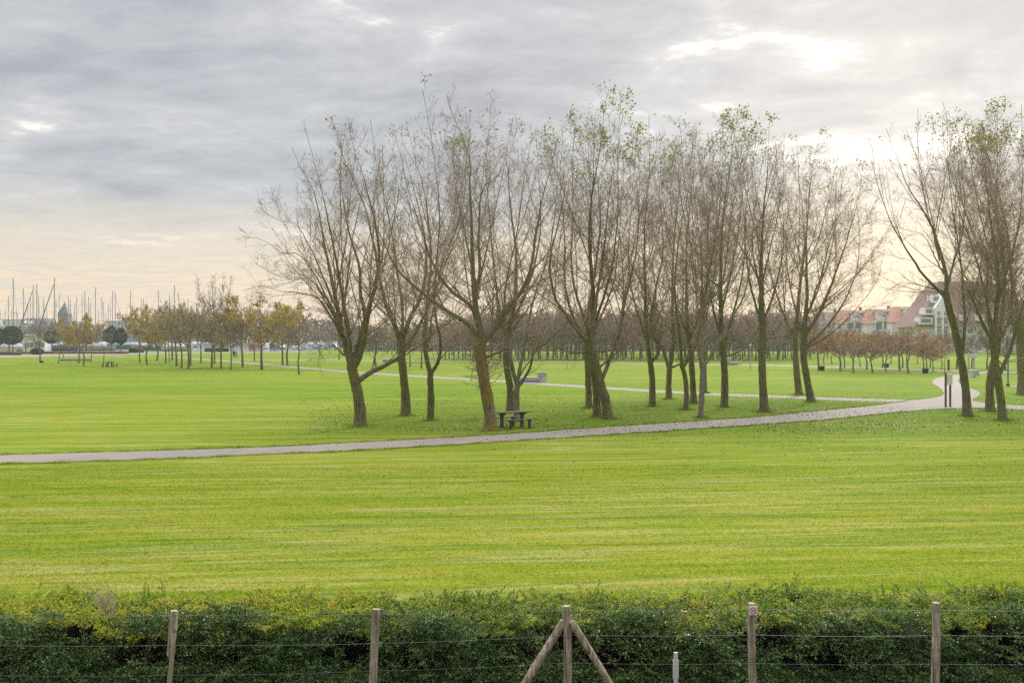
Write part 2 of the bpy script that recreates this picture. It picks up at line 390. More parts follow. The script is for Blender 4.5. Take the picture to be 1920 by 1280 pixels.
TREES = [
 dict(label='leftmost poplar of the grove, thick bole with a low mossy limb reaching right', seed=11, dia_px=25,
  trunk_px=[(677, 799), (674, 760), (668, 725), (662, 700), (658, 682)],
  limbs_px=[
   [1.0, (658, 688), (648, 650), (638, 612), (625, 555), (610, 480), (593, 395), (577, 337), (556, 300), (531, 245)],
   [.8, (660, 684), (655, 640), (645, 575), (638, 525), (626, 446), (616, 380), (600, 300), (588, 240)],
   [.85, (662, 684), (674, 640), (684, 596), (676, 545), (672, 496), (655, 440), (640, 380), (632, 300), (640, 222)],
   [1.0, (664, 690), (680, 655), (694, 590), (712, 520), (716, 470), (705, 400), (690, 330), (672, 270), (668, 225)],
   [.8, (670, 715), (690, 700), (715, 688), (745, 671), (762, 652), (782, 610), (803, 570), (828, 500), (850, 420)],
   [.45, (634, 600), (608, 563), (575, 547), (535, 543), (502, 531), (468, 540)],
   [.40, (622, 540), (590, 522), (548, 512), (505, 500), (470, 478)],
   [.40, (611, 490), (570, 480), (531, 468), (495, 445), (462, 440)],
   [.38, (600, 430), (565, 415), (530, 398), (495, 378), (478, 352)],
   [.30, (652, 665), (632, 652), (610, 652), (598, 668), (590, 690)]], leaf=.10),
 dict(label='dark poplar just right of the leftmost one, bole curving slightly left at the top', seed=12, dia_px=19,
  trunk_px=[(761, 779), (760, 740), (756, 700), (752, 660), (750, 642)],
  limbs_px=[
   [1.0, (750, 650), (744, 610), (730, 578), (718, 530), (706, 450), (690, 380), (660, 310), (640, 235)],
   [1.0, (751, 648), (766, 602), (786, 560), (796, 500), (790, 430), (772, 350), (752, 280), (742, 215)],
   [.7, (750, 645), (755, 600), (752, 540), (740, 460), (728, 380), (712, 300), (705, 225)],
   [.6, (752, 655), (775, 632), (800, 585), (832, 520), (850, 450), (862, 380)]], leaf=.14),
 dict(label='slender poplar forking low into a narrow V, between two stouter ones', seed=13, dia_px=15,
  trunk_px=[(807, 788), (808, 745), (807, 715), (807, 695)],
  limbs_px=[
   [1.25, (807, 700), (798, 665), (794, 640), (797, 600), (802, 530), (805, 460), (800, 395), (788, 320), (768, 250), (753, 182)],
   [.9, (808, 700), (822, 678), (827, 640), (820, 600), (816, 550), (822, 480), (828, 400), (820, 300), (800, 170)],
   [.5, (800, 560), (826, 500), (850, 430), (868, 350), (872, 260), (868, 200)],
   [.45, (800, 600), (776, 540), (752, 470), (735, 400), (722, 330)],
   [.4, (825, 675), (850, 655), (880, 640)]], leaf=.3),
 dict(label='mossy orange-green poplar beside the picnic table, with a tangle of shoots on its bole', seed=14, dia_px=26, mat='bark_moss',
  trunk_px=[(920, 807), (919, 780), (911, 732), (904, 690), (901, 655), (904, 634)],
  limbs_px=[
   [.75, (900, 640), (872, 602), (840, 583), (806, 560), (784, 540), (745, 500), (715, 440), (695, 380), (680, 320)],
   [.75, (901, 630), (885, 572), (846, 540), (815, 490), (793, 430), (770, 360), (752, 300)],
   [1.0, (903, 634), (896, 590), (889, 545), (888, 470), (887, 400), (886, 347), (886, 305), (874, 260), (860, 220), (848, 190)],
   [.55, (888, 400), (900, 350), (928, 315), (943, 272), (952, 225), (958, 185)],
   [1.0, (908, 640), (928, 615), (943, 583), (965, 560), (992, 510), (1006, 430), (1018, 370), (1035, 310), (1050, 250)],
   [.45, (908, 668), (938, 655), (954, 631), (975, 585), (990, 540)],
   [.45, (925, 618), (960, 598), (1010, 585), (1050, 560)],
   [.4, (887, 440), (862, 390), (850, 330), (846, 270), (850, 200)]], leaf=.3, extra_low=1.0),
 dict(label='dark poplar standing behind the picnic table tree, straight bole', seed=15, dia_px=15,
  trunk_px=[(956, 773), (957, 732), (951, 693), (948, 660), (953, 625), (957, 600)],
  limbs_px=[
   [1.2, (957, 605), (964, 560), (966, 480), (958, 400), (952, 320), (960, 240), (975, 190)],
   [.8, (952, 640), (935, 580), (925, 500), (918, 420), (912, 330), (915, 250), (920, 190)],
   [.8, (956, 610), (985, 550), (1005, 480), (1012, 400), (1008, 300), (1000, 205)],
   [.6, (955, 630), (975, 600), (1010, 540), (1040, 470)]], leaf=.3, density=.9),
 dict(label='slim grey poplar rising behind the picnic table top, forking in three', seed=16, dia_px=13, mat='bark_pale',
  trunk_px=[(968, 790), (969, 760), (969, 735), (970, 715)],
  limbs_px=[
   [1.2, (969, 722), (960, 690), (952, 655), (945, 600), (950, 520), (970, 430), (985, 340), (1000, 250)],
   [1.0, (970, 718), (978, 670), (985, 620), (1000, 550), (1025, 470), (1040, 380), (1048, 290), (1040, 205)],
   [.9, (973, 725), (994, 694), (1001, 665), (1030, 636), (1058, 606), (1080, 560), (1092, 500)],
   [.5, (980, 692), (996, 672), (1012, 640), (1016, 590)]], leaf=.3, density=.85),
 dict(label='dark poplar half hidden behind the leaning pair', seed=17, dia_px=14,
  trunk_px=[(1104, 765), (1103, 708), (1101, 672), (1099, 640)],
  limbs_px=[
   [1.1, (1099, 645), (1104, 580), (1120, 480), (1130, 380), (1125, 280), (1120, 170)],
   [.9, (1099, 645), (1075, 590), (1060, 520), (1058, 420), (1050, 320), (1052, 230)],
   [.7, (1100, 650), (1125, 590), (1150, 520), (1160, 420), (1168, 320), (1180, 220)]], leaf=.9, density=.95),
 dict(label='upright poplar directly behind the tree that leans over it', seed=18, dia_px=16,
  trunk_px=[(1120, 781), (1118, 735), (1114, 684), (1110, 636), (1112, 600)],
  limbs_px=[
   [1.2, (1112, 605), (1110, 540), (1106, 440), (1110, 350), (1120, 290), (1128, 225), (1135, 182)],
   [.8, (1110, 640), (1090, 580), (1072, 500), (1075, 400), (1078, 300), (1085, 170)],
   [.7, (1111, 620), (1130, 560), (1148, 480), (1155, 380), (1150, 270), (1155, 175)],
   [.5, (1110, 640), (1085, 620), (1055, 585), (1030, 540), (1010, 500)]], leaf=1.0),
 dict(label='strongly leaning poplar whose thick bole slants left from the path edge', seed=19, dia_px=19,
  trunk_px=[(1141, 785), (1135, 750), (1121, 700), (1111, 655), (1108, 632)],
  limbs_px=[
   [.8, (1128, 712), (1147, 668), (1164, 620), (1172, 565), (1184, 515), (1200, 440), (1205, 360), (1198, 280), (1195, 200)],
   [.8, (1108, 640), (1092, 630), (1062, 588), (1040, 550), (1030, 480), (1045, 400), (1060, 310), (1070, 220)],
   [.8, (1109, 640), (1115, 580), (1128, 500), (1138, 410), (1150, 320), (1165, 250), (1172, 190)],
   [.45, (1112, 660), (1140, 655), (1180, 635), (1215, 610)],
   [.45, (1120, 690), (1150, 668), (1190, 640), (1235, 610)],
   [.45, (1105, 660), (1070, 660), (1035, 640), (1010, 620)]], leaf=1.0, density=1.05),
 dict(label='poplar with a Y fork whose left arm rises dead straight', seed=20, dia_px=14,
  trunk_px=[(1223, 762), (1223, 715), (1220, 685), (1218, 672)],
  limbs_px=[
   [1.2, (1218, 676), (1213, 630), (1208, 560), (1206, 480), (1207, 400), (1215, 310), (1212, 200)],
   [.9, (1221, 680), (1238, 655), (1222, 610), (1232, 540), (1250, 450), (1245, 340), (1240, 215)],
   [.6, (1212, 620), (1190, 560), (1180, 470), (1185, 370), (1190, 250)]], leaf=.8),
 dict(label='poplar with a short low arm crossing to its right neighbour', seed=21, dia_px=13,
  trunk_px=[(1254, 748), (1254, 715), (1255, 695), (1256, 680)],
  limbs_px=[
   [.9, (1254, 695), (1247, 665), (1240, 648), (1222, 600), (1205, 540), (1200, 450), (1212, 350)],
   [1.2, (1257, 690), (1261, 650), (1258, 580), (1257, 480), (1262, 380), (1268, 290), (1258, 215)],
   [.6, (1258, 690), (1270, 684), (1285, 676), (1296, 640), (1305, 560), (1300, 450)]], leaf=.6, density=.9),
 dict(label='thin crooked poplar bowed to the right at waist height', seed=22, dia_px=11,
  trunk_px=[(1286, 768), (1287, 735), (1284, 705), (1278, 684)],
  limbs_px=[
   [1.2, (1278, 688), (1275, 650), (1268, 590), (1262, 500), (1272, 400), (1285, 310), (1288, 230)],
   [1.0, (1281, 690), (1292, 672), (1305, 645), (1318, 580), (1322, 480), (1315, 370), (1300, 240)]], leaf=.5),
 dict(label='dark poplar behind the pale barked one, dense with shoots', seed=23, dia_px=13,
  trunk_px=[(1301, 756), (1298, 700), (1295, 665), (1292, 630)],
  limbs_px=[
   [1.1, (1292, 635), (1287, 570), (1290, 480), (1300, 380), (1312, 290), (1322, 205)],
   [.8, (1293, 640), (1310, 580), (1325, 500), (1335, 400), (1335, 300), (1340, 215)],
   [.6, (1293, 640), (1275, 590), (1255, 520), (1240, 440), (1240, 340)]], leaf=.8),
 dict(label='pale smooth-barked poplar forking into a wide V near the path', seed=24, dia_px=12, mat='bark_pale',
  trunk_px=[(1314, 783), (1316, 735), (1317, 700), (1317, 688)],
  limbs_px=[
   [1.3, (1317, 694), (1311, 650), (1315, 590), (1323, 530), (1335, 460), (1343, 380), (1345, 290), (1340, 208)],
   [1.0, (1319, 690), (1336, 663), (1359, 621), (1388, 576), (1406, 530), (1420, 460), (1428, 380), (1425, 290)],
   [.5, (1325, 510), (1310, 430), (1305, 340), (1315, 250)],
   [.5, (1335, 460), (1360, 390), (1378, 310), (1385, 225)]], leaf=.9),
 dict(label='very thin distant poplar stem showing between two stouter boles', seed=25, dia_px=7,
  trunk_px=[(1323, 737), (1322, 700), (1321, 660)],
  limbs_px=[[1.3, (1321, 665), (1322, 600), (1330, 520), (1335, 430), (1330, 330)],
            [1.0, (1321, 665), (1310, 600), (1298, 520), (1290, 430)]], leaf=.3, density=.7),
 dict(label='straight stout poplar standing alone right of the pale forked one', seed=26, dia_px=15,
  trunk_px=[(1358, 763), (1359, 715), (1356, 665), (1352, 610)],
  limbs_px=[
   [1.25, (1352, 620), (1349, 540), (1349, 460), (1350, 380), (1358, 290), (1365, 205)],
   [.7, (1355, 655), (1375, 590), (1395, 520), (1405, 430), (1400, 320), (1392, 200)],
   [.7, (1354, 640), (1335, 570), (1322, 480), (1325, 380), (1330, 280)],
   [.5, (1357, 670), (1390, 655), (1425, 610), (1450, 560)],
   [.6, (1351, 560), (1372, 480), (1382, 380), (1385, 290), (1400, 215)]], leaf=1.0),
 dict(label='tall poplar with one straight bole and short side limbs, left of the last pair', seed=27, dia_px=16,
  trunk_px=[(1434, 772), (1430, 715), (1429, 660), (1430, 610), (1427, 560)],
  limbs_px=[
   [1.25, (1427, 570), (1427, 500), (1430, 410), (1438, 320), (1445, 250), (1450, 203)],
   [.6, (1429, 610), (1410, 550), (1395, 480), (1392, 400), (1400, 320), (1410, 230)],
   [.6, (1429, 600), (1455, 540), (1475, 460), (1482, 380), (1480, 300), (1478, 225)],
   [.5, (1428, 540), (1410, 460), (1412, 370), (1425, 280)],
   [.45, (1429, 650), (1465, 610), (1500, 550)],
   [.45, (1428, 500), (1450, 430), (1462, 340), (1462, 240)]], leaf=1.1),
 dict(label='left and further one of the pair of poplars ending the grove on the right', seed=28, dia_px=14,
  trunk_px=[(1499, 740), (1494, 700), (1491, 655), (1491, 612)],
  limbs_px=[
   [1.1, (1491, 620), (1495, 550), (1500, 460), (1502, 370), (1505, 290), (1512, 245)],
   [.8, (1491, 640), (1472, 580), (1455, 510), (1452, 430), (1460, 340)],
   [.7, (1492, 630), (1520, 560), (1545, 480), (1555, 400), (1552, 310)]], leaf=.6),
 dict(label='rightmost poplar of the grove, wide crown arching far to the right', seed=29, dia_px=15,
  trunk_px=[(1522, 753), (1514, 715), (1508, 680), (1506, 645), (1509, 610)],
  limbs_px=[
   [1.1, (1509, 615), (1516, 540), (1520, 460), (1526, 380), (1535, 310), (1540, 262)],
   [.9, (1508, 630), (1535, 580), (1560, 500), (1580, 420), (1590, 350), (1592, 300)],
   [.7, (1507, 650), (1550, 610), (1590, 550), (1615, 490), (1625, 420), (1622, 350)],
   [.5, (1507, 655), (1555, 625), (1600, 580), (1632, 530), (1642, 470)],
   [.6, (1508, 640), (1490, 570), (1480, 490), (1482, 400), (1488, 300)],
   [.5, (1513, 580), (1540, 490), (1560, 400), (1565, 310)]], leaf=.35, density=1.05),
 dict(label='tall poplar right of the information board, one long limb sweeping up to the left', seed=30, dia_px=16,
  trunk_px=[(1814, 780), (1811, 735), (1803, 680), (1791, 622), (1779, 575), (1773, 545)],
  limbs_px=[
   [.75, (1777, 565), (1760, 540), (1729, 508), (1700, 470), (1678, 438), (1652, 388), (1630, 325), (1618, 265)],
   [1.0, (1774, 550), (1775, 510), (1764, 455), (1746, 395), (1715, 333), (1695, 270), (1680, 215)],
   [.8, (1805, 668), (1806, 620), (1797, 540), (1785, 460), (1768, 380), (1754, 300), (1745, 220), (1735, 188)],
   [.6, (1774, 540), (1795, 470), (1815, 400), (1822, 320), (1815, 190)],
   [.4, (1764, 460), (1740, 440), (1705, 425), (1670, 420)],
   [.35, (1770, 545), (1735, 530), (1700, 520), (1668, 535)],
   [.4, (1745, 395), (1730, 330), (1720, 260), (1712, 190)]], leaf=.5, density=.85),
 dict(label='burred dark bole behind the right-hand forked poplar', seed=31, dia_px=17,
  trunk_px=[(1857, 771), (1856, 735), (1858, 705), (1866, 670), (1872, 630)],
  limbs_px=[
   [1.0, (1872, 640), (1885, 560), (1895, 470), (1890, 380), (1880, 280), (1872, 185)],
   [.8, (1870, 650), (1850, 590), (1840, 500), (1845, 400), (1840, 300), (1828, 190)], [.7, (1872, 640), (1900, 590), (1912, 500), (1905, 400), (1898, 300), (1905, 195)]], leaf=.5, density=1.15),
 dict(label='forked poplar in the right foreground, left limb arching over the path', seed=32, dia_px=17,
  trunk_px=[(1881, 788), (1876, 745), (1869, 700), (1863, 650), (1860, 628)],
  limbs_px=[
   [.9, (1861, 640), (1832, 592), (1815, 550), (1795, 515), (1770, 480), (1745, 455)],
   [1.1, (1861, 635), (1870, 580), (1876, 500), (1876, 420), (1872, 330), (1862, 250), (1855, 182)],
   [.9, (1874, 710), (1886, 670), (1900, 610), (1915, 540), (1925, 450), (1920, 340), (1915, 200)],
   [.6, (1866, 600), (1845, 520), (1830, 430), (1812, 340), (1805, 240), (1810, 182)],
   [.6, (1874, 520), (1900, 440), (1908, 340), (1895, 185)]], leaf=.5, density=1.25),
 dict(label='dark poplar cut by the right edge of the picture', seed=33, dia_px=20,
  trunk_px=[(1918, 740), (1917, 700), (1914, 650), (1912, 600)],
  limbs_px=[
   [1.0, (1912, 610), (1905, 520), (1908, 420), (1900, 320), (1890, 190)],
   [1.0, (1912, 610), (1935, 520), (1945, 420), (1940, 320), (1935, 200)],
   [.7, (1914, 640), (1895, 580), (1875, 500), (1860, 420), (1850, 340)]], leaf=.4),
]
for t in TREES: big_tree(**t)

# ------------------------------------------------------------------ small trees
def small_tree(name, h, crown_w, seed, twig, leaf=None, leaf_n=0, leaf_size=.11, clear=1.9, limbs=9, dens=1.0, dia=.2, bark='bark', rmin=.015, tall=False, stake=False):
    """one proto: trunk, crown of branches and foliage; origin at the foot"""
    g = np.random.default_rng(seed)
    root = empty(name, (0, 0, 0))
    fork = clear
    TP = resample([(0, 0, -.1), (g.normal() * .06, g.normal() * .06, fork * .55), (g.normal() * .1, g.normal() * .1, fork), (g.normal() * .15, g.normal() * .15, fork + (h - fork) * .35)], 10)
    t = np.linspace(0, 1, 10)
    RR = dia / 2 * (1 - .55 * t) * (1 + .3 * np.exp(-t * 12))
    V, Fq = tubes(TP[None], RR[None], 8)
    mesh_from('trunk', V, Fq, M_[bark], root)
    lp, lr = [], []
    for i in range(limbs):
        a = 2 * math.pi * (i + g.random() * .6) / limbs
        s = g.integers(5, 10) if i > 1 else 9
        b = TP[s]
        sp = crown_w / 2 * g.uniform(.75, 1.15) * (.45 if i < 2 else 1)
        top = h * g.uniform(.80, 1.0) if i < 2 or tall else fork + (h - fork) * g.uniform(.55, .92)
        e = np.array([math.cos(a) * sp, math.sin(a) * sp, top])
        mid = b * .5 + e * .5 + np.array([math.cos(a) * sp * .15, math.sin(a) * sp * .15, -(h - fork) * .06])
        q = resample([b, mid, e], 10) + np.cumsum(g.normal(size=(10, 3)) * .02, axis=0)
        lp.append(q); lr.append(np.maximum(dia * .26 * (1 - np.linspace(0, 1, 10)) ** .8, .014))
    P1, R1 = np.stack(lp), np.stack(lr)
    P2, R2 = children(g, P1, R1, .22 / dens, .12, 1, 42, 12, lambda rem, u: (.32 * rem + .35) * (.5 + u), 6, .06, .10, .5, rmin, .6, 1.9)
    P3, R3 = children(g, P2, R2, .14 / dens, .15, 1, 42, 14, lambda rem, u: (.3 * rem + .18) * (.5 + u), 4, .05, .12, .7, rmin * .8, .8)
    V, Fq = merge([tubes(P1, R1, 6), tubes(P2, R2, 4), tubes(P3, R3, 3)])
    crown = mesh_from('crown', V, Fq, M_[twig], root)
    if leaf_n:
        tips = np.vstack([P3[:, -1], P3[:, 2], P2[:, -1]])
        cl = np.sin(tips[:, 0] * 2.1 + seed) + np.sin(tips[:, 1] * 2.4) + np.sin(tips[:, 2] * 2.2 + seed * 2)
        tips = tips[cl > -1.0]
        sel = tips[g.integers(0, len(tips), leaf_n)]
        V, Fq, v = leaf_cards(g, sel, leaf_size, .09, 1.2)
        mesh_from('foliage', V, Fq, M_[leaf], root, False, v)
    reg(root)
    return root

PROTO = {}
def park_protos():
    P = PROTO
    for i in range(3):
        P['yellow%d' % i] = small_tree('maple_tree', 5.6, 5.0, 100 + i, 'twig', 'leaf_yellow', 3900, .11)
        P['olive%d' % i] = small_tree('maple_tree', 5.6, 4.8, 110 + i, 'twig', 'leaf_olive', 1900, .10)
        P['bare%d' % i] = small_tree('maple_tree', 5.8, 4.6, 120 + i, 'twig_grey', dens=1.15)
        P['orange%d' % i] = small_tree('cherry_tree', 5.2, 4.6, 130 + i, 'twig_red', 'leaf_orange', 1500, .10, bark='bark_pale', dens=1.15)
        P['brown%d' % i] = small_tree('cherry_tree', 5.2, 4.6, 140 + i, 'twig_red', 'leaf_orange', 450, .09, bark='bark_pale', dens=1.4)
    P['tall0'] = small_tree('birch_tree', 10.5, 4.6, 150, 'twig_grey', dens=.75, dia=.22, clear=2.6, tall=True)
    P['sapling0'] = small_tree('young_tree', 4.2, 2.4, 160, 'twig', 'leaf_olive', 260, .09, clear=1.7, limbs=5, dia=.10, dens=.8)
    for i in range(5):
        P['belt%d' % i] = small_tree('woodland_tree', 8.6, 6.6, 170 + i, 'twig_red' if i % 2 else 'twig', 'leaf_olive', 500 if i == 3 else 0, .1, clear=2.1, limbs=11, dens=1.1, dia=.28, rmin=.024)
park_protos()
used = set()
def plant(kind, px, py, top_py=None, label=None, group=None, hscale=None, seed=0, Y=None, xs=1.0):
    g = random.Random(seed * 7919 + int(px * 13))
    keys = [k for k in PROTO if k.rstrip('0123456789') == kind]
    key = g.choice(keys); p = PROTO[key]
    if key not in used: used.add(key); o = p
    else: o = copy_tree(p)
    if Y is None: X, Y = gp(px, py)
    else: X = (px - 960) / F * Y
    o.location = (X, Y, 0)
    h0 = {'yellow': 5.6, 'olive': 5.6, 'bare': 5.8, 'orange': 5.2, 'brown': 5.2, 'tall': 10.5, 'sapling': 4.2, 'belt': 8.6}[kind]
    s = ((H - (top_py - HY) * Y / F) / h0) if top_py else (hscale or 1)
    w = s * xs
    o.scale = (w * g.uniform(.93, 1.07), w * g.uniform(.93, 1.07), s)
    o.rotation_euler = (0, 0, g.uniform(0, 6.28))
    tag(o, label, 'tree', group)
    return o

GL = 'small park trees on the left lawn'
LEFT = [  # kind, x, y, top, width factor, label
 ('bare', 75, 680, 594, 1.0, 'bare grey tree left of the small yellow maples, in front of the white harbour kiosk'),
 ('sapling', 110, 681, 622, 1.4, 'little low-forking tree with a green-yellow hue between the grey bare tree and the yellow maple'),
 ('bare', 118, 676, 615, .85, 'small twiggy tree right behind the little low-forking one'),
 ('olive', 148, 681, 596, .9, 'left trunk of the close pair of yellow maples beside the long concrete bench'),
 ('yellow', 156, 686, 592, .95, 'yellow maple nearest the viewer in the left pair, left of the far picnic table'),
 ('olive', 171, 679, 600, .65, 'yellowish maple just left of the far picnic table, behind the bright pair'),
 ('sapling', 193, 687, 610, 1.0, 'thin sapling standing beside the left seat of the far picnic table'),
 ('olive', 262, 680, 580, .8, 'first maple right of the far picnic table, greenish brown'),
 ('yellow', 276, 684, 577, .95, 'yellow-brown maple with a short stake beside it, right of the far picnic table'),
 ('yellow', 294, 676, 580, 1.0, 'golden maple behind the staked one, lowest leaves orange'),
 ('orange', 311, 681, 592, 1.0, 'bright orange low-crowned tree in the left row'),
 ('sapling', 318, 679, 600, 1.0, 'slim sapling beside the bright orange tree'),
 ('bare', 323, 675, 572, 1.0, 'grey leafless tree behind the bright orange tree'),
 ('bare', 331, 687, 565, 1.0, 'tall grey-twigged tree right of the orange one, thick upright trunk'),
 ('bare', 340, 690, 575, .9, 'grey-twigged tree leaning next to the thick upright trunk in the left row'),
 ('olive', 353, 692, 566, .95, 'double-looking brown maple nearest the viewer in the left row'),
 ('bare', 357, 686, 560, .9, 'bare tree hidden behind the double-looking brown maple'),
 ('olive', 377, 680, 585, .9, 'small brownish tree behind the path end in the left row'),
 ('olive', 397, 689, 570, 1.0, 'brown maple right of the path end, with yellow patches on its left side'),
 ('tall', 402, 682, 512, 1.0, 'tall sparse birch rising above the left row of maples'),
 ('olive', 415, 691, 572, .95, 'greenish-brown maple in front of the tall birch'),
 ('bare', 433, 694, 580, .8, 'pale slender-trunked tree beside the strolling couple'),
 ('bare', 455, 688, 555, .95, 'bare twiggy tree just left of the brightest yellow maple'),
 ('olive', 477, 677, 592, .9, 'brownish maple behind the brightest yellow maple'),
 ('yellow', 491, 693, 553, 1.1, 'brightest and largest yellow maple of the left row, beside the diagonal path'),
 ('olive', 530, 684, 568, 1.0, 'left of two dark-trunked golden maples beyond the diagonal path'),
 ('yellow', 539, 685, 562, 1.0, 'right of two dark-trunked golden maples beyond the diagonal path'),
 ('bare', 561, 702, 575, .8, 'brown twiggy tree with one thin straight stem this side of the diagonal path'),
 ('bare', 600, 668, 598, 1.0, 'leafless tree far off, left of the first poplar'),
 ('bare', 636, 675, 598, 1.0, 'thin leafless tree seen left of the first poplar bole'),
 ('bare', 705, 688, 585, 1.2, 'thick grey leafless tree seen between the first two poplars'),
 ('bare', 769, 687, 600, 1.0, 'leafless tree seen right of the second poplar'),
 ('bare', 790, 691, 592, 1.0, 'leafless tree seen just left of the V-forked poplar'),
 ('bare', 660, 664, 606, 1.0, 'far leafless tree behind the first poplar fork'),
 ('bare', 735, 666, 604, 1.0, 'far leafless tree left of the far concrete bench'),
]
for i, (k, x, y, tp, xs, lb) in enumerate(LEFT): plant(k, x, y, tp, lb, GL, seed=i, xs=xs)

GR = 'small autumn trees in front of the red roofed houses'
RIGHT = [
 ('orange', 1535, 694, 622, 1.1, 'pale-trunked orange tree with a black stump at its foot, just right of the grove'),
 ('bare', 1545, 682, 625, 1.0, 'dim tree behind the pale-trunked orange one'),
 ('orange', 1576, 695, 617, 1.15, 'broad orange-brown tree at the left of the right-hand row'),
 ('orange', 1583, 690, 620, 1.0, 'slanting dark-trunked tree behind the broad orange-brown one'),
 ('brown', 1600, 699, 625, 1.0, 'small Y-forked russet tree nearest the viewer in the right-hand row'),
 ('brown', 1598, 692, 628, .9, 'thin leaning tree directly behind the Y-forked russet one'),
 ('brown', 1613, 687, 628, .9, 'far russet tree between the Y-forked tree and its right neighbour'),
 ('orange', 1625, 692, 625, 1.0, 'darker orange tree with two leaning stems in the right-hand row'),
 ('brown', 1636, 698, 622, 1.0, 'upright russet tree with a straight pale trunk, middle of the right-hand row'),
 ('brown', 1654, 689, 618, 1.0, 'leaning dark-stemmed tree behind the straight pale trunk'),
 ('brown', 1661, 696, 616, 1.0, 'russet tree with a black bin at its foot, left of the big brown crown'),
 ('brown', 1687, 694, 614, 1.1, 'big brown crowned tree on a slightly leaning pale trunk'),
 ('bare', 1692, 690, 618, 1.0, 'dark tree close behind the big brown crowned one'),
 ('bare', 1701, 690, 618, 1.0, 'second dark tree behind the big brown crowned one, further right'),
 ('brown', 1704, 700, 616, 1.0, 'pale-trunked bare brown tree nearest the path bend'),
 ('brown', 1732, 691, 626, .9, 'small dull tree behind the one with a black trough'),
 ('orange', 1737, 698, 630, .9, 'pale-trunked tree with a black trough at its foot'),
 ('orange', 1749, 697, 638, 1.0, 'low bright orange tree left of the information board'),
 ('orange', 1745, 688, 632, 1.0, 'far orange tree behind the low bright one'),
 ('brown', 1765, 693, 632, .9, 'orange-brown tree just left of the information board'),
 ('sapling', 1771, 699, 636, 1.0, 'thin sapling right behind the information board post'),
 ('bare', 1794, 691, 618, 1.1, 'leafless tree between the information board and the tall poplar'),
 ('bare', 1822, 690, 622, 1.1, 'leafless tree behind the far notice board'),
 ('bare', 1851, 692, 618, 1.1, 'forked leafless tree left of the burred poplar bole'),
 ('bare', 1886, 694, 622, 1.1, 'leafless tree behind the right foreground poplar'),
 ('brown', 1560, 681, 632, 1.0, 'far russet tree seen right of the grove beyond the thin path'),
 ('brown', 1670, 682, 632, 1.0, 'far russet tree behind the middle of the right-hand row'),
 ('brown', 1720, 682, 632, 1.0, 'far russet tree behind the trough tree'),
]
for i, (k, x, y, tp, xs, lb) in enumerate(RIGHT): plant(k, x, y, tp + (3 if x < 1760 else 2) + (-9, 4, -3, 6, -6, 1, 5)[i % 7], lb, GR, seed=40 + i, xs=xs * 1.22)

g = random.Random(5)
GBT = 'dark belt of leafless trees behind the grove'
x = 835
n = 0
rows = [(675, 13.5, 835, 1500, 583), (672, 15, 842, 1560, 580), (668, 15, 850, 1600, 577), (664, 16, 600, 1960, 586)]
for (yy, step, xa, xb, tp) in rows:
    x = xa
    while x < xb:
        py = yy + g.uniform(-1.2, 1.2)
        low = 12 if x < 880 else (10 if x > 1500 else 0)
        if not (yy == 664 and x < 830):
            low += 0
        else: low = 20
        if x > 1520: low = 34
        plant('belt', x, py, tp + low + g.uniform(-9, 13), 'dark leafless tree in the dense belt beyond the far thin path', GBT, seed=200 + n, xs=1.0 if x < 1520 else .8)
        n += 1
        x += step * g.uniform(.75, 1.3) * (1.5 if yy == 664 and x < 830 else 1)
for k_, p_ in PROTO.items():             # a kind the planting never picked
    if k_ not in used:
        for ch in list(p_.children): bpy.data.objects.remove(ch)
        bpy.data.objects.remove(p_)

# ------------------------------------------------------------------ ground, turf and paths
def sheet(name, mat, x0, x1, y0, y1, z):
    o = mesh_from(name, [(x0, y0, z), (x1, y0, z), (x1, y1, z), (x0, y1, z)], [[0, 1, 2, 3]], mat, smooth=False)
    return tag(o, kind='structure')
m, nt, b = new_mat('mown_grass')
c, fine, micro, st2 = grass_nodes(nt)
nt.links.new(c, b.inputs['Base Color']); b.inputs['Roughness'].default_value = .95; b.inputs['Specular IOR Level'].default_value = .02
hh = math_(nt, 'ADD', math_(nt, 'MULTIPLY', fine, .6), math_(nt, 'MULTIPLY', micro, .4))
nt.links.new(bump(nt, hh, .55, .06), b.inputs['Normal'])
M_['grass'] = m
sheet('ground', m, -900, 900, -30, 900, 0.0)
sheet('soil', plain('hedge_litter', (.022, .020, .010), .95, .5, 12, bumpy=.8), -40, 40, 4, 14.6, .004)

m, nt, b = new_mat('grass_blade')
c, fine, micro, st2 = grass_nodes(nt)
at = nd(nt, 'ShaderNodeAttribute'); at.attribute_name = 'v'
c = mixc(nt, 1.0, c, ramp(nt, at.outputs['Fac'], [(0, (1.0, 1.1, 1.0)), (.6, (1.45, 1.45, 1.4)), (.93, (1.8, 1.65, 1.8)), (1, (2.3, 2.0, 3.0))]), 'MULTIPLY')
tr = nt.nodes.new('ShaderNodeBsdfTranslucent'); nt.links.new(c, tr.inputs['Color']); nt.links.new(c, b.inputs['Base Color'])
b.inputs['Roughness'].default_value = .7; b.inputs['Specular IOR Level'].default_value = .2
mx = nt.nodes.new('ShaderNodeMixShader'); mx.inputs[0].default_value = .55
nt.links.new(b.outputs[0], mx.inputs[1]); nt.links.new(tr.outputs[0], mx.inputs[2]); nt.links.new(mx.outputs[0], nt.nodes['Material Output'].inputs['Surface'])
M_['blade'] = m

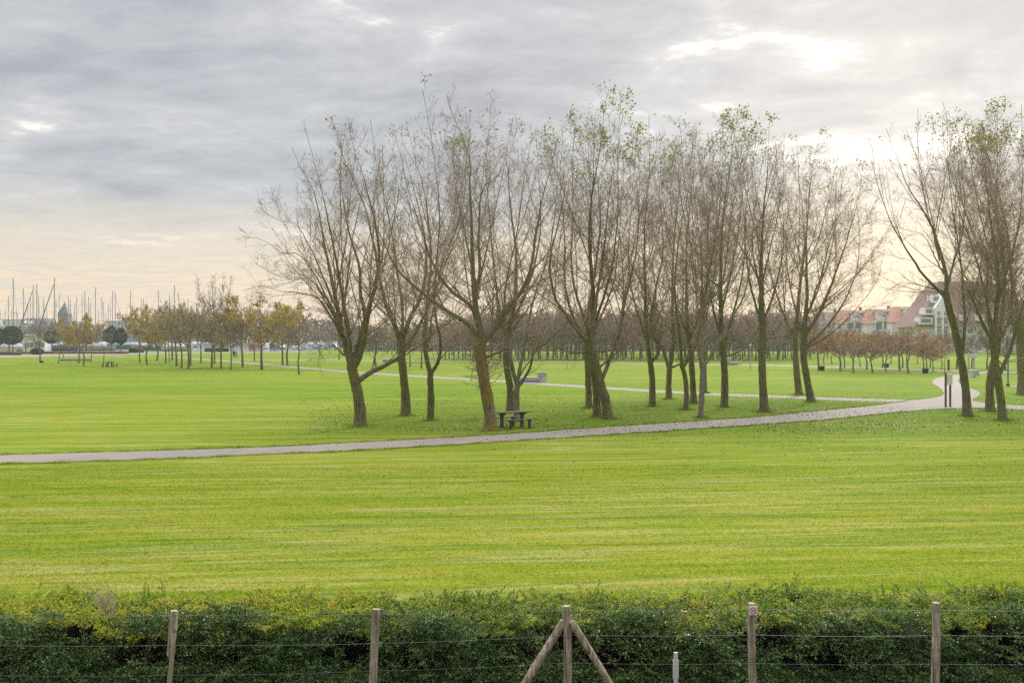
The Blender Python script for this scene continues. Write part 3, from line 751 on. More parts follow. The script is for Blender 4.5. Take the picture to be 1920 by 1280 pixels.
def blades(name, n, ya, yb, hmin, hmax, seed, xw=.56, edge=None):
    g = np.random.default_rng(seed)
    Y = ya + (yb - ya) * g.random(n) ** 1.9
    X = (g.random(n) * 2 - 1) * (xw * Y + .8)
    if edge is not None: Y, X = edge(g, n)
    c = np.stack([X, Y, np.zeros(n)], 1)
    h = g.uniform(hmin, hmax, n) * (.75 + .5 * np.sin(X * 1.7 + Y * 2.3) ** 2)
    a = g.random(n) * 2 * np.pi
    w = g.uniform(.0035, .007, n) * (1 + (Y - 14) * .05)
    lean = np.stack([g.normal(size=n), g.normal(size=n), np.zeros(n)], 1) * (h * .55)[:, None]
    s = np.stack([np.cos(a), np.sin(a), np.zeros(n)], 1) * w[:, None]
    up = np.array([0, 0, 1.]) * h[:, None]
    V = np.stack([c - s, c + s, c + lean + up + s * .15], 1)
    o = mesh_from(name, V.reshape(-1, 3), np.arange(n * 3).reshape(n, 3), M_['blade'], None, False, np.repeat(g.random(n), 3))
    return tag(o, kind='stuff')
blades('grass', 260000, 14.9, 33.4, .012, .034, 1)
def verge(g, n):
    Y = 14.3 + g.gamma(2.0, .35, n); X = g.uniform(-14, 14, n); return Y, X
blades('tall_grass', 38000, 0, 0, .05, .17, 3, edge=verge)

def at_trunks():
    g = np.random.default_rng(12); cx, cy, rr = [], [], []
    for t in TREES:
        x, y = gp(*t['trunk_px'][0]); r0 = t['dia_px'] * y / F / 2; k = int(g.choice([90, 160, 260, 380]))
        cx.append(np.full(k, x)); cy.append(np.full(k, y)); rr.append(r0 * (1.25 + np.abs(g.normal(size=k)) * .9))
    cx, cy, rr = map(np.concatenate, (cx, cy, rr)); a = g.random(len(cx)) * 6.28
    return cy + np.sin(a) * rr, cx + np.cos(a) * rr
TG = at_trunks(); blades('trunk_grass', len(TG[0]), 0, 0, .04, .15, 13, edge=lambda g, n: TG)
def path_edges(g, n):
    px = g.uniform(-20, 1700, n); up = g.random(n) < .5
    ya = np.interp(px, [-80, 0, 250, 500, 700, 900, 1100, 1250, 1400, 1550, 1640, 1700], [855, 853, 846, 838, 828, 817, 803, 793, 783, 769, 760, 752])
    yb = np.interp(px, [-80, 0, 250, 500, 700, 900, 1100, 1250, 1400, 1550, 1650, 1730], [873, 870, 863, 852, 843, 831, 818, 808, 798, 787, 776, 768])
    Y = H * F / (np.where(up, ya, yb) - HY); X = (px - 960) / F * Y
    ins = .05 + .10 * np.sin(X * 2.1) * np.sin(X * .7)
    return Y + np.where(up, -1, 1) * (ins - np.abs(g.normal(size=n)) * .12), X
blades('path_edge_grass', 24000, 0, 0, .03, .09, 14, edge=path_edges)

m, nt, b = new_mat('path_concrete')
tc = nd(nt, 'ShaderNodeNewGeometry').outputs['Position']
f1 = noise(nt, tc, .5, 5, .6); f2 = noise(nt, tc, 14, 4, .7); f3 = noise(nt, mapping(nt, tc, (.25, 1.6, 1)), 1, 4)
c = ramp(nt, math_(nt, 'ADD', math_(nt, 'MULTIPLY', f1, .45), math_(nt, 'MULTIPLY', f2, .12)), [(.17, (.205, .175, .142)), (.50, (.275, .238, .198))])
c = mixc(nt, ramp(nt, f3, [(.55, (0, 0, 0)), (.75, (.45, .45, .45))]), c, (.21, .18, .14))
nt.links.new(c, b.inputs['Base Color']); b.inputs['Roughness'].default_value = .9
nt.links.new(bump(nt, f2, .3, .01), b.inputs['Normal'])
M_['path'] = m
def dens(pts, n=8):
    q = resample([(x, y, 0) for x, y in pts], len(pts) * n); return q[:, :2]
def strip(name, up, lo, z, jag=.03):
    a = dens([gp(*p) for p in up]); b_ = dens([gp(*p) for p in lo]); n = max(len(a), len(b_)) * 4
    a = resample(np.c_[a, np.zeros(len(a))], n); b_ = resample(np.c_[b_, np.zeros(len(b_))], n)
    g = np.random.default_rng(len(up)); q_ = np.arange(n); wv = lambda o: (np.sin(q_ * .9 + o) + np.sin(q_ * .37 + o * 2) + g.normal(size=n)) * jag
    a[:, 1] += wv(0); b_[:, 1] += wv(3)
    V = np.vstack([a, b_]); V[:, 2] = z
    o = mesh_from(name, V, [[n + i, n + i + 1, i + 1, i] for i in range(n - 1)], M_['path'], smooth=False)
    return tag(o, kind='structure')
strip('path', [(-80, 855), (0, 853), (250, 846), (500, 838), (700, 828), (900, 817), (1100, 803), (1250, 793), (1400, 783), (1550, 769), (1640, 760), (1692, 752), (1745, 748)],
      [(-80, 873), (0, 870), (250, 863), (500, 852), (700, 843), (900, 831), (1100, 818), (1250, 808), (1400, 798), (1550, 787), (1650, 776), (1730, 768), (1790, 765)], .012)
def flat(name, px, z):
    pts = dens([gp(*p) for p in px], 5)
    o = mesh_from(name, [(x, y, z) for x, y in pts], [list(range(len(pts)))], M_['path'], smooth=False)
    return tag(o, kind='structure')
flat('path_bend', [(1725, 749), (1757, 745), (1770, 738), (1762, 727), (1748, 717), (1756, 709), (1780, 704), (1812, 700), (1850, 696.5), (1852, 698.5), (1820, 704), (1800, 709), (1797, 716), (1808, 724),
                   (1830, 732), (1838, 739), (1828, 746), (1822, 751), (1850, 756), (1925, 761), (1990, 765), (1990, 770), (1925, 768.5), (1850, 764), (1790, 765.5), (1730, 766)], .016)
def ribbon(name, px, half, z):
    up = [(x, y - half[i] if isinstance(half, list) else y - half) for i, (x, y) in enumerate(px)]
    lo = [(x, y + half[i] if isinstance(half, list) else y + half) for i, (x, y) in enumerate(px)]
    return strip(name, up, lo, z, .02)
ribbon('footpath', [(310, 667.5), (350, 671.5), (420, 676.5), (550, 688), (700, 700), (950, 715), (1100, 725), (1300, 737), (1440, 742.5), (1560, 747.5), (1700, 751.5)],
       [.7, .9, 1.1, 1.4, 1.6, 1.9, 2.1, 2.2, 2.2, 2.2, 2.4], .004)
ribbon('field_path', [(445, 674), (700, 676), (1000, 678), (1250, 682), (1450, 685), (1700, 692), (1835, 697)], [.6, .7, .8, .9, .9, 1.1, 1.4], .008)
ribbon('far_path', [(800, 666.5), (840, 667.5), (900, 668.5)], .45, .008)
ribbon('play_path', [(1850, 697.5), (1960, 699)], [1.0, .9], .006)
ribbon('play_kerb_path', [(1886, 724), (1960, 725)], .8, .008)
ribbon('promenade', [(-60, 669), (0, 668), (120, 665.5), (200, 663.5), (330, 661.5), (460, 660.5), (600, 660)], [2.6, 2.4, 2.2, 2.0, 1.3, .8, .5], .010)
ribbon('pale_track', [(160, 664), (200, 666.5), (236, 669.5)], .6, .014)

# fallen leaves
def fallen():
    g = np.random.default_rng(9)
    def blob(n, px0, px1, py0, py1):
        return np.stack([g.uniform(px0, px1, n), py0 + (py1 - py0) * g.random(n), ], 1)
    P = np.vstack([blob(9500, 560, 1700, 738, 812), blob(1500, 640, 1300, 700, 745), np.stack([g.uniform(1450, 1925, 2400), 762 + np.abs(g.normal(size=2400)) * 42], 1), np.stack([g.uniform(900, 1925, 1500), 790 + np.abs(g.normal(size=1500)) * 60], 1),
                   blob(260, 0, 1925, 870, 1080), blob(900, 500, 1700, 780, 840), blob(700, 1820, 1925, 735, 775), blob(500, 120, 480, 680, 700)])
    Y = H * F / (P[:, 1] - HY); X = (P[:, 0] - 960) / F * Y
    keep = g.random(len(X)) < .35 + .9 * (np.sin(X * .55 + 1) * np.sin(Y * .4) + np.sin(X * .21 + Y * .3)) ** 2
    X, Y = X[keep], Y[keep]; n = len(X)
    c = np.stack([X, Y, np.full(n, .022)], 1)
    d = norm(np.stack([g.normal(size=n), g.normal(size=n), g.normal(size=n) * .35], 1))
    u = norm(np.cross(d, np.array([0, 0, 1.]) + g.normal(size=(n, 3)) * .35)); s = (g.uniform(.03, .07, n) * np.clip(Y / 45, .5, 1))[:, None]
    V = np.stack([c - d * s * .7, c + u * s * .6 + np.array([0, 0, .012]), c + d * s * .7, c - u * s * .6 + np.array([0, 0, .006])], 1)
    o = mesh_from('fallen_leaves', V.reshape(-1, 3), np.arange(n * 4).reshape(n, 4), M_['fallen'], None, False, np.repeat(g.random(n), 4))
    tag(o, kind='stuff')
m, nt, b = new_mat('fallen_leaf')
at = nd(nt, 'ShaderNodeAttribute'); at.attribute_name = 'v'
nt.links.new(ramp(nt, at.outputs['Fac'], [(0, (.045, .030, .014)), (.35, (.10, .065, .022)), (.6, (.19, .16, .035)), (.9, (.27, .25, .055)), (1, (.34, .31, .12))]), b.inputs['Base Color'])
M_['fallen'] = m
fallen()

# ------------------------------------------------------------------ hedge in front
def hedge():
    g = np.random.default_rng(21)
    root = empty('hedge', (0, 13.5, 0), 0, 'long low evergreen small-leaved hedge behind the wire fence, yellowing, with sunlight painted along its top', 'hedge')
    def top(x, y):                                   # height of the bushes, metres
        b0 = .79 - .105 * (y - 12.6) + .06 * np.clip(x, 0, 9) / 3 * .6
        return b0 + .05 * np.sin(x * 1.9 + .6) + .04 * np.sin(x * 4.3 + y * 2) + .03 * np.sin(x * 9.1 + y * 5)
    def front(x, z):
        return 12.40 + .12 * np.sin(x * 1.3) + .07 * np.sin(x * 3.7 + z * 3) + .05 * np.sin(x * 8.3 + z * 7) + .22 * z
    # near-black core, painted to stand for the shade inside the hedge
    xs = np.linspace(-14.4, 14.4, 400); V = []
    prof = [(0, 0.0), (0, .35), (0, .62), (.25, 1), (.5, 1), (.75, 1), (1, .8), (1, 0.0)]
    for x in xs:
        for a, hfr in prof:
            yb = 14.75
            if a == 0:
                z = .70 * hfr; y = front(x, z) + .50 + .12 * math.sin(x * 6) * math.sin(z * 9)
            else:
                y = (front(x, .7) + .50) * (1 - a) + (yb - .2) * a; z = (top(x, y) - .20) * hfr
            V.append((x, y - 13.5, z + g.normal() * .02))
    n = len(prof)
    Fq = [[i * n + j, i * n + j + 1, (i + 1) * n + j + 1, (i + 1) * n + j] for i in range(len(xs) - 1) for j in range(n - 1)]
    mesh_from('shade_core', V, Fq, M_['hedge_shade'], root, False)
    # every bough is a flat fan: an arching leader with side shoots, all set with small paired leaves
    def boughs(n, mat, seed, on_top, lsize, green=False):
        g = np.random.default_rng(seed)
        n = int(n * 1.43); x = g.uniform(-14.3, 14.3, n)
        if on_top:
            y = 12.55 + 2.2 * g.random(n); keep = y > front(x, .75) - .02; x, y = x[keep], y[keep]
            q_ = .5 + .5 * np.sin(x * .8 - 1.1) * np.sin(x * .31 + 2) - .10 * np.clip(x, -9, 9) + g.normal(size=len(x)) * .22     # yellowed growth is commoner on the left
            keep = (q_ < .42) if green else (q_ >= .42); x, y = x[keep], y[keep]
            z = top(x, y) - .16 - g.random(len(x)) * .10
            d = np.stack([g.normal(size=len(x)) * .9, g.normal(size=len(x)) * .7 - .3, np.full(len(x), .46)], 1)
        else:
            z = .0 + g.random(n) ** .95 * .74; skirt = g.random(n) < .16; z[skirt] = g.random(skirt.sum()) * .09
            y = front(x, z) + .10 + g.random(n) ** 1.3 * .34 - .75 * np.clip(.28 - z, 0, 1)
            d = np.stack([g.normal(size=n) * .8, -np.abs(g.normal(size=n)) * .6 - .35, .30 + g.normal(size=n) * .25], 1)
            m_ = np.sin(x * 2.3 + z * 5.1 + 1.0) + np.sin(x * 5.1 - z * 10.0) * .8 + g.normal(size=len(x)) * .35
            keep = (m_ > -.02) | skirt
            x, y, z, d = x[keep], y[keep], z[keep], d[keep]
        n = len(x); d = norm(d); S = 10; P = np.empty((n, S, 3)); P[:, 0] = np.stack([x, y - 13.5, z], 1)
        ln = g.uniform(.26, .56, n) * (.62 if on_top else 1.05); ln[g.random(n) < .03] *= 1.5
        for j in range(1, S):
            P[:, j] = P[:, j - 1] + d * (ln / (S - 1))[:, None]
            d = norm(d + np.array([0, -.02, -.09 if not on_top else -.06]) + g.normal(size=(n, 3)) * .07)
        # side shoots lie in the fan's own plane
        K = 9; t = np.tile(np.linspace(.12, .95, K), (n, 1)) + g.normal(size=(n, K)) * .03; t = np.clip(t, .05, .98) * (S - 1)
        i0 = np.clip(t.astype(int), 0, S - 2); ar = np.arange(n)[:, None]; f = (t - i0)[..., None]
        base = P[ar, i0] * (1 - f) + P[ar, i0 + 1] * f; tan = norm(P[ar, i0 + 1] - P[ar, i0])
        nrm = norm(np.array([0, -.35, 1.]) + g.normal(size=(n, 1, 3)) * .35)
        sgn = np.where(np.arange(K) % 2, 1., -1.)[None, :, None]
        sd_ = norm(np.cross(tan, nrm) * sgn * .8 + tan * .75 + g.normal(size=tan.shape) * .15)
        sl_ = (ln[:, None] * (.42 - .3 * t / (S - 1)) * g.uniform(.6, 1.3, (n, K)))[..., None]
        S2 = 5; Q = np.empty((n, K, S2, 3)); Q[:, :, 0] = base; dd = sd_
        for j in range(1, S2):
            Q[:, :, j] = Q[:, :, j - 1] + dd * sl_ / (S2 - 1); dd = norm(dd + np.array([0, -.02, .03]) + g.normal(size=dd.shape) * .10)
        V, Fq = merge([tubes(P[:, ::3], np.full((n, 4), .003), 3), tubes(Q.reshape(-1, S2, 3)[:, ::2], np.full((n * K, 3), .0017), 3)])
        mesh_from('stem', V, Fq, M_['stemwood'], root)
        def leaves(paths, L, hue):
            N, S_, _ = paths.shape; t = g.random((N, L)) * (S_ - 1); i0 = np.clip(t.astype(int), 0, S_ - 2); f = (t - i0)[..., None]; ar = np.arange(N)[:, None]
            pos = paths[ar, i0] * (1 - f) + paths[ar, i0 + 1] * f; tan = norm(paths[ar, i0 + 1] - paths[ar, i0])
            dirs = norm(norm(np.cross(tan, g.normal(size=tan.shape))) + tan * .7 + np.array([0, -.1, .35]))
            V, Fq, v = leaf_cards(g, pos.reshape(-1, 3), lsize, .003, 1.55, dirs.reshape(-1, 3))
            return V, Fq, np.clip(.62 * np.repeat(hue, L * 4) + .38 * v, 0, 1)
        hue = np.clip(g.normal(.56 if on_top else .52, .18, n), 0, 1)
        V1, F1, v1 = leaves(P[:, 2:], 16, hue)
        tipb = np.clip(np.repeat(hue, K) + .06 + g.normal(size=n * K) * .05, 0, 1)
        V2, F2, v2 = leaves(Q.reshape(-1, S2, 3), 9, tipb)
        V, Fq = merge([(V1, F1), (V2, F2)])
        mesh_from('foliage', V, Fq, mat, root, False, np.r_[v1, v2])
    boughs(7200, M_['hedge_leaf_shaded'], 1, False, .0165)
    boughs(5600, M_['hedge_top_lit'], 2, True, .0160)
    boughs(5200, M_['hedge_upper_lit'], 3, True, .0160, True)
m, nt, b = new_mat('shade_core')  # shade colour: gaps between the boughs read black
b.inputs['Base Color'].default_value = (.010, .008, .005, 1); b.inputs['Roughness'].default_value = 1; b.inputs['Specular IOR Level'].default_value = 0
M_['hedge_shade'] = m
M_['stemwood'] = plain('hedge_stem', (.05, .035, .022), .9, .2)
M_['hedge_leaf_shaded'] = leaf_mat('hedge_leaf_shaded', [(.20, (.012, .048, .007)), (.42, (.040, .118, .012)), (.60, (.105, .20, .022)), (.82, (.25, .35, .11))], .33, .2, .6, 1.1)  # front leaves, shade of the hedge face put into a darker colour
M_['hedge_upper_lit'] = leaf_mat('hedge_leaf_lit', [(.20, (.05, .12, .012)), (.42, (.15, .25, .018)), (.60, (.29, .38, .03)), (.78, (.48, .53, .22))], .35, .3, .5, 1.1)  # lighter copy of the front leaf, daylight on the top painted in
M_['hedge_top_lit'] = leaf_mat('hedge_top_leaf_lit', [(.22, (.06, .14, .014)), (.38, (.17, .29, .018)), (.50, (.36, .47, .022)), (.64, (.56, .54, .035)), (.74, (.58, .40, .10)), (.84, (.36, .42, .12))], .4, .35, .5, .55)  # yellow and orange growth, also painted brighter as the lit top
hedge()

# tuft of dry grass growing out of the hedge
def tuft():
    g = np.random.default_rng(4)
    X, Y, Z = wp(205, 1152, 13.1)
    root = empty('dry_grass_tuft', (X, Y, Z), 0, 'tuft of long pale dry grass leaning left out of the hedge', 'grass tuft')
    n = 110; S = 9
    P = np.zeros((n, S, 3)); P[:, 0] = g.normal(size=(n, 3)) * [.05, .05, .02]
    d = norm(np.stack([-.25 + g.normal(size=n) * .33, g.normal(size=n) * .3, np.ones(n)], 1))
    ln = g.uniform(.18, .5, n); ln[:9] = g.uniform(.7, 1.05, 9)
    for j in range(1, S):
        P[:, j] = P[:, j - 1] + d * (ln / (S - 1))[:, None]; d = norm(d + np.array([-.05, 0, -.05]) + g.normal(size=(n, 3)) * .04)
    R = np.linspace(.0032, .0012, S)[None].repeat(n, 0)
    V, Fq = tubes(P, R, 3); mesh_from('blade', V, Fq, plain('dry_stalk', (.48, .42, .24), .7, .25), root)
tuft()

# ------------------------------------------------------------------ wire fence
m, nt, b = new_mat('weathered_wood')
tc = nd(nt, 'ShaderNodeTexCoord').outputs['Object']
gr = noise(nt, mapping(nt, tc, (20, 20, 1.8)), 1.6, 6, .75, .3); bl = noise(nt, tc, 5, 5, .65); cr = noise(nt, mapping(nt, tc, (30, 30, .9)), 1.4, 3, .5, .6)
c = ramp(nt, gr, [(.38, (.15, .115, .07)), (.5, (.37, .305, .205)), (.62, (.60, .53, .40))])
c = mixc(nt, ramp(nt, bl, [(.45, (0, 0, 0)), (.7, (.8, .8, .8))]), c, (.19, .15, .075))
c = mixc(nt, ramp(nt, cr, [(.33, (1, 1, 1)), (.39, (0, 0, 0))]), c, (.025, .018, .012))
nt.links.new(c, b.inputs['Base Color']); b.inputs['Roughness'].default_value = .85
nt.links.new(bump(nt, math_(nt, 'ADD', gr, cr), .8, .01), b.inputs['Normal'])
M_['post'] = m
M_['wire'] = plain('fence_wire', (.24, .24, .225), .45, .1, metal=.7)

FY = 11.7
fence = empty('wire_fence', (0, FY, 0), 0, 'wire fence on round weathered wooden posts in front of the hedge', 'fence')
def wood_post(name, pts, r, seed, parent, broken=False):
    """round post with an uneven surface and a sawn top"""
    g = np.random.default_rng(seed); n, k = 26, 18
    q = resample(pts, n); T = norm(np.gradient(q, axis=0)); U = norm(np.cross(T, [0, 1, 0])); W = np.cross(U, T)
    ph = g.random(4) * 6.28; V = []
    for i in range(n):
        s = i / (n - 1)
        for j in range(k):
            a = 2 * math.pi * j / k
            rr = r * (1 + .05 * math.sin(2 * a + ph[0]) + .035 * math.sin(3 * a + s * 5 + ph[1]) + .03 * math.sin(s * 9 + ph[2]) + g.normal() * .012)
            if i == n - 1: rr *= .93
            if broken and s < .55 and math.cos(a) > .1: rr *= .28       # half the foot has rotted away
            V.append(q[i] + U[i] * math.cos(a) * rr + W[i] * math.sin(a) * rr)
    F4 = [(i * k + j, i * k + (j + 1) % k, (i + 1) * k + (j + 1) % k, (i + 1) * k + j) for i in range(n - 1) for j in range(k)]
    mb = MB().add(V, F4 + [tuple((n - 1) * k + j for j in range(k))])
    return mb.build(name, M_['post'], parent, smooth=False)
def pz(px, py, y=FY): X, _, Z = wp(px, py, y); return (X, y - FY, Z)
posts = [((326, 1144), (313, 1300), .043, 1, True), ((706, 1141), (699, 1300), .045, 2, False), ((1062, 1135), (1064.5, 1300), .046, 3, False),
         ((1409, 1130), (1412, 1300), .044, 4, False), ((1755, 1129), (1753, 1300), .047, 5, False),
         ((-36, 1146), (-38, 1300), .046, 6, False), ((-390, 1148), (-388, 1300), .046, 7, False), ((2104, 1130), (2106, 1300), .046, 8, False), ((2450, 1130), (2449, 1300), .046, 9, False)]
for (t_, b_, r, s, br) in posts:
    a = pz(*t_); c = pz(*b_); mid = tuple((np.array(a) + np.array(c)) / 2 + np.array([.006 if s % 2 else -.006, 0, 0]))
    d = (np.array(c) - np.array(a)); foot = np.array(a) + d * (a[2] + .1) / (a[2] - c[2])
    wood_post('post', [tuple(foot), mid, a], r, s, fence, br)
# the splinter board left on the first post
o = MB().box(-.018, .02, -.03, .03, 0, .235).build('splinter', M_['post'], fence, bevel=.004, loc=(pz(329, 1181)[0] + .0, -.02, pz(329, 1181)[2])); o.rotation_euler = (0, .05, 0)
# struts of the middle post
for (p1, p2, r, s) in [((1058, 1166), (985, 1283), .047, 11), ((1071, 1163), (1145, 1283), .040, 12)]:
    a = np.array(pz(*p1)); c = np.array(pz(*p2)); a[1] = .03 if s == 11 else -.03; c[1] = a[1]
    d = c - a; foot = a + d * (a[2] + .1) / (a[2] - c[2])
    wood_post('strut', [tuple(foot), tuple((a + foot) / 2 + [0, 0, .008]), tuple(a)], r, s, fence)
# wires, sagging a little between the posts
def wire(rows, r=.0015):
    xs = [-390, -36, 326, 706, 1063, 1410, 1755, 2104, 2450]
    rows = [rows[0]] + rows[:-1] + [rows[-1]] * 2
    pts = []
    for i in range(len(xs) - 1):
        for j in range(8):
            t = j / 8; pts.append(pz(xs[i] + (xs[i + 1] - xs[i]) * t, rows[i] + (rows[i + 1] - rows[i]) * t + 3.2 * 4 * t * (1 - t) * .7))
    pts.append(pz(xs[-1], rows[-1]))
    P = np.array(pts)[None]; P[:, :, 1] -= .052
    V, Fq = tubes(P, np.full(P.shape[:2], r), 6); mesh_from('wire', V, Fq, M_['wire'], fence)
wire([1154, 1150, 1148, 1141, 1139, 1141, 1140]); wire([1206, 1206, 1203, 1187, 1187, 1188, 1186]); wire([1262, 1262, 1254, 1239, 1240, 1241, 1240], .0010)
# two tensioners
for px, py in [(1284, 1145), (1290, 1188)]:
    a = pz(px, py); MB().bar((a[0] - .05, -.06, a[2]), (a[0] + .02, -.06, a[2]), .009, 8).bar((a[0] - .01, -.075, a[2]), (a[0] - .01, -.045, a[2]), .016, 8).build('wire_tensioner', M_['wire'], fence)

# prohibition sign on the fourth post
sx, _, sz = pz(1409.5, 1141)
sg = empty('prohibition_sign', (sx, FY - .062, sz), 0, 'small white prohibition plate with a red ring and slash nailed to a fence post', 'sign')
MB().box(-.047, .047, -.003, .003, -.055, .050).build('plate', plain('sign_plate', (.90, .82, .80), .5, .08, 20), sg, bevel=.002)
red = plain('sign_red', (.60, .04, .07), .5, .1)
vs, fs = [], []
for i in range(40):
    a = 2 * math.pi * i / 40
    for rr in (.031, .040): vs += [(math.cos(a) * rr, -.0055, math.sin(a) * rr - .003)]
fs = [(2 * i, 2 * i + 1, (2 * i + 3) % 80, (2 * i + 2) % 80) for i in range(40)]
MB().add(vs, fs).build('ring', red, sg)
o = MB().add([(-.031, -.0058, .0035), (.031, -.0058, .0035), (.031, -.0058, -.0035), (-.031, -.0058, -.0035)], [(0, 1, 2, 3)]).build('slash', red, sg, loc=(0, 0, -.003)); o.rotation_euler = (0, R_(45), 0)
dk = plain('sign_dark', (.06, .05, .06), .6)
pts = [(-.020, .004), (-.012, .008), (.008, .007), (.013, .014), (.020, .012), (.017, .006), (.012, .002), (.012, -.016), (.008, -.016), (.006, -.004), (-.010, -.004), (-.012, -.016), (-.016, -.016), (-.016, 0), (-.024, .010)]
MB().add([(x, -.0045, z - .003) for x, z in pts], [tuple(range(len(pts)))]).build('pictogram', dk, sg)
MB().bar((0, -.008, .044), (0, .03, .044), .003, 8).bar((0, -.008, -.049), (0, .03, -.049), .003, 8).build('nail', M_['wire'], sg)

# white marker post
X, Y, _ = wp(1267, 1260, 11.9)
mp = empty('marker_post', (X, 11.9, 0), 0, 'short white marker post standing in front of the hedge, right of the braced fence post', 'post')
w_ = plain('white_paint', (.62, .60, .57), .6, .12, 9)
zt = wp(1267, 1222, 11.9)[2]; zs = wp(1267, 1236, 11.9)[2]; zb = wp(1267, 1271, 11.9)[2]
MB().box(-.024, .024, -.016, .016, -.1, zt).build('shaft', w_, mp, bevel=.006)
MB().box(-.033, .033, -.0175, .0165, zb, zs).build('sleeve', w_, mp, bevel=.005)

# ------------------------------------------------------------------ picnic tables, benches, boards
M_['tabletop'] = plain('weathered_plank', (.10, .095, .06), .8, .3, 5, bumpy=.4)
M_['darkpost'] = plain('dark_steel', (.04, .04, .042), .6, .3, 6)
M_['postgrey'] = plain('grey_wood_post', (.09, .09, .08), .8, .3, 6)
M_['concrete'] = plain('cast_concrete', (.40, .385, .36), .85, .12, 3, bumpy=.2)
M_['concrete_pale'] = plain('pale_concrete', (.55, .53, .50), .85, .08, 3)
def picnic(X, Y, rz, s, label, dark=False):
    TOP, LEG = (M_['darkpost'], M_['darkpost']) if dark else (M_['tabletop'], M_['postgrey'])
    root = empty('picnic_table', (X, Y, 0), rz, label, 'picnic table', 'picnic tables')
    L = 1.75
    mb = MB()
    for i in range(5): mb.box(-L / 2, L / 2, -.37 + i * .15, -.37 + i * .15 + .138, .715, .755)
    mb.build('tabletop', TOP, root, bevel=.008)
    for x in (-.55, .55):
        MB().box(x - .065, x + .065, -.075, .075, -.1, .70).build('leg', LEG, root, bevel=.01)
        MB().prism([(-.34, .712), (.34, .712), (.27, .655), (.12, .60), (-.12, .60), (-.27, .655)], x - .06, x + .06)
        b = MB(); pr = [(-.36, .713), (.36, .713), (.30, .66), (.13, .60), (-.13, .60), (-.30, .66)]
        vs = [(x - .05, y, z) for y, z in pr] + [(x + .05, y, z) for y, z in pr]
        b.add(vs, [tuple(range(6)), tuple(range(6, 12))[::-1]] + [(i, 6 + i, 6 + (i + 1) % 6, (i + 1) % 6) for i in range(6)]).build('bracket', M_['darkpost'], root)
    for sy in (-.78, .78):
        mb = MB(); mb.box(-L / 2, L / 2, sy - .15, sy - .006, .415, .45); mb.box(-L / 2, L / 2, sy + .006, sy + .15, .415, .45)
        st = mb.build('seat', TOP, root, bevel=.006)
        for x in (-.5, .5):
            MB().box(x - .055, x + .055, sy - .06, sy + .06, -.1, .36).build('seat_leg', LEG, root, bevel=.008)
            b = MB(); pr = [(-.15, .413), (.15, .413), (.12, .37), (.06, .345), (-.06, .345), (-.12, .37)]
            vs = [(x - .045, sy + y, z) for y, z in pr] + [(x + .045, sy + y, z) for y, z in pr]
            b.add(vs, [tuple(range(6)), tuple(range(6, 12))[::-1]] + [(i, 6 + i, 6 + (i + 1) % 6, (i + 1) % 6) for i in range(6)]).build('seat_bracket', M_['darkpost'], root)
    return root
X, Y = gp(964, 803); picnic(X - .1, Y + .5, R_(30), 1, 'dark weathered picnic table with two benches beside the mossy poplar')
X, Y = gp(206, 688); picnic(X, Y, R_(86), 1, 'far black-looking picnic table on the lawn under the small maples at the left', True)

def lounge(px0, px1, py, rz, label, back='right', length=None, backh=.95):
    Xa, Y = gp(px0, py); Xb, _ = gp(px1, py); L = length or (Xb - Xa)
    root = empty('lounge_bench', ((Xa + Xb) / 2, Y + .45, 0), rz, label, 'bench', 'concrete lounge benches along the paths')
    s = 1 if back == 'right' else -1
    MB().box(-L / 2, L / 2 - (.42 if s > 0 else 0) if s > 0 else L / 2, -.42, .42, .18, .50).build('seat', M_['concrete'], root, bevel=.02)
    MB().box(-L / 2 + .15, L / 2 - .6, -.32, .32, -.1, .177).build('plinth', M_['concrete_pale'], root)
    x0, x1 = (L / 2 - .415, L / 2) if s > 0 else (-L / 2 - .2, -L / 2 - .004)
    MB().box(x0, x1, -.42, .42, -.1, .50).build('end_block', M_['concrete_pale'], root, bevel=.02)
    xb0, xb1 = (L / 2 - .85, L / 2 + .02) if s > 0 else (-L / 2 - .2, -L / 2 + .8)
    MB().box(xb0, xb1, -.40, .40, .504, backh).build('backrest', M_['concrete'], root, bevel=.02)
    return root
lounge(962, 1025, 717, R_(0), 'grey concrete lounge bench beside the diagonal path, behind the picnic table')
lounge(716, 752, 679, R_(0), 'far grey concrete lounge bench seen between the first two poplars')
lounge(1360, 1391, 684.5, R_(0), 'grey concrete lounge bench on the far thin path behind the grove', back='left', backh=1.15)
lounge(1821, 1837, 708, R_(25), 'small pale concrete block bench at the bend of the path on the right', back='left', backh=.8)
lounge(114, 172, 677, R_(0), 'long low concrete bench beside the yellow maples at the left', back='left', backh=.52)

def board():
    X, Y = gp(1777, 763)
    root = empty('information_board', (X, Y, 0), R_(18), 'narrow information board with a pale panel on two dark posts at the path junction', 'sign')
    k = Y / F
    zt = H - (699 - HY) * k; zm = H - (720 - HY) * k
    brown = plain('board_post', (.11, .075, .055), .7, .25)
    MB().box(-.20, -.11, -.05, .05, -.1, zt).build('post', brown, root, bevel=.01)
    MB().box(.14, .23, -.05, .05, -.1, zm - .053).build('post', brown, root, bevel=.01)
    p = MB().box(-.107, .34, -.03, .03, zm - .05, zt - .08).build('panel', plain('board_panel', (.82, .82, .78), .4, .06, 4), root, bevel=.006)
board()
def notice():
    X, Y = gp(1821, 694)
    root = empty('notice_board', (X, Y, 0), 0, 'far white notice board on two grey posts behind the path bend', 'sign')
    for x in (-.35, .35): MB().box(x - .07, x + .07, -.06, .06, -.1, 1.55).build('post', M_['concrete'], root)
    MB().box(-.62, .62, -.08, .08, 1.553, 2.15).build('panel', w_, root, bevel=.01)
notice()
X, Y = gp(1778.5, 694.5)
MBo = empty('bollard', (X, Y, 0), 0, 'dark wooden bollard beyond the path bend, between the board and the tall poplar', 'bollard')
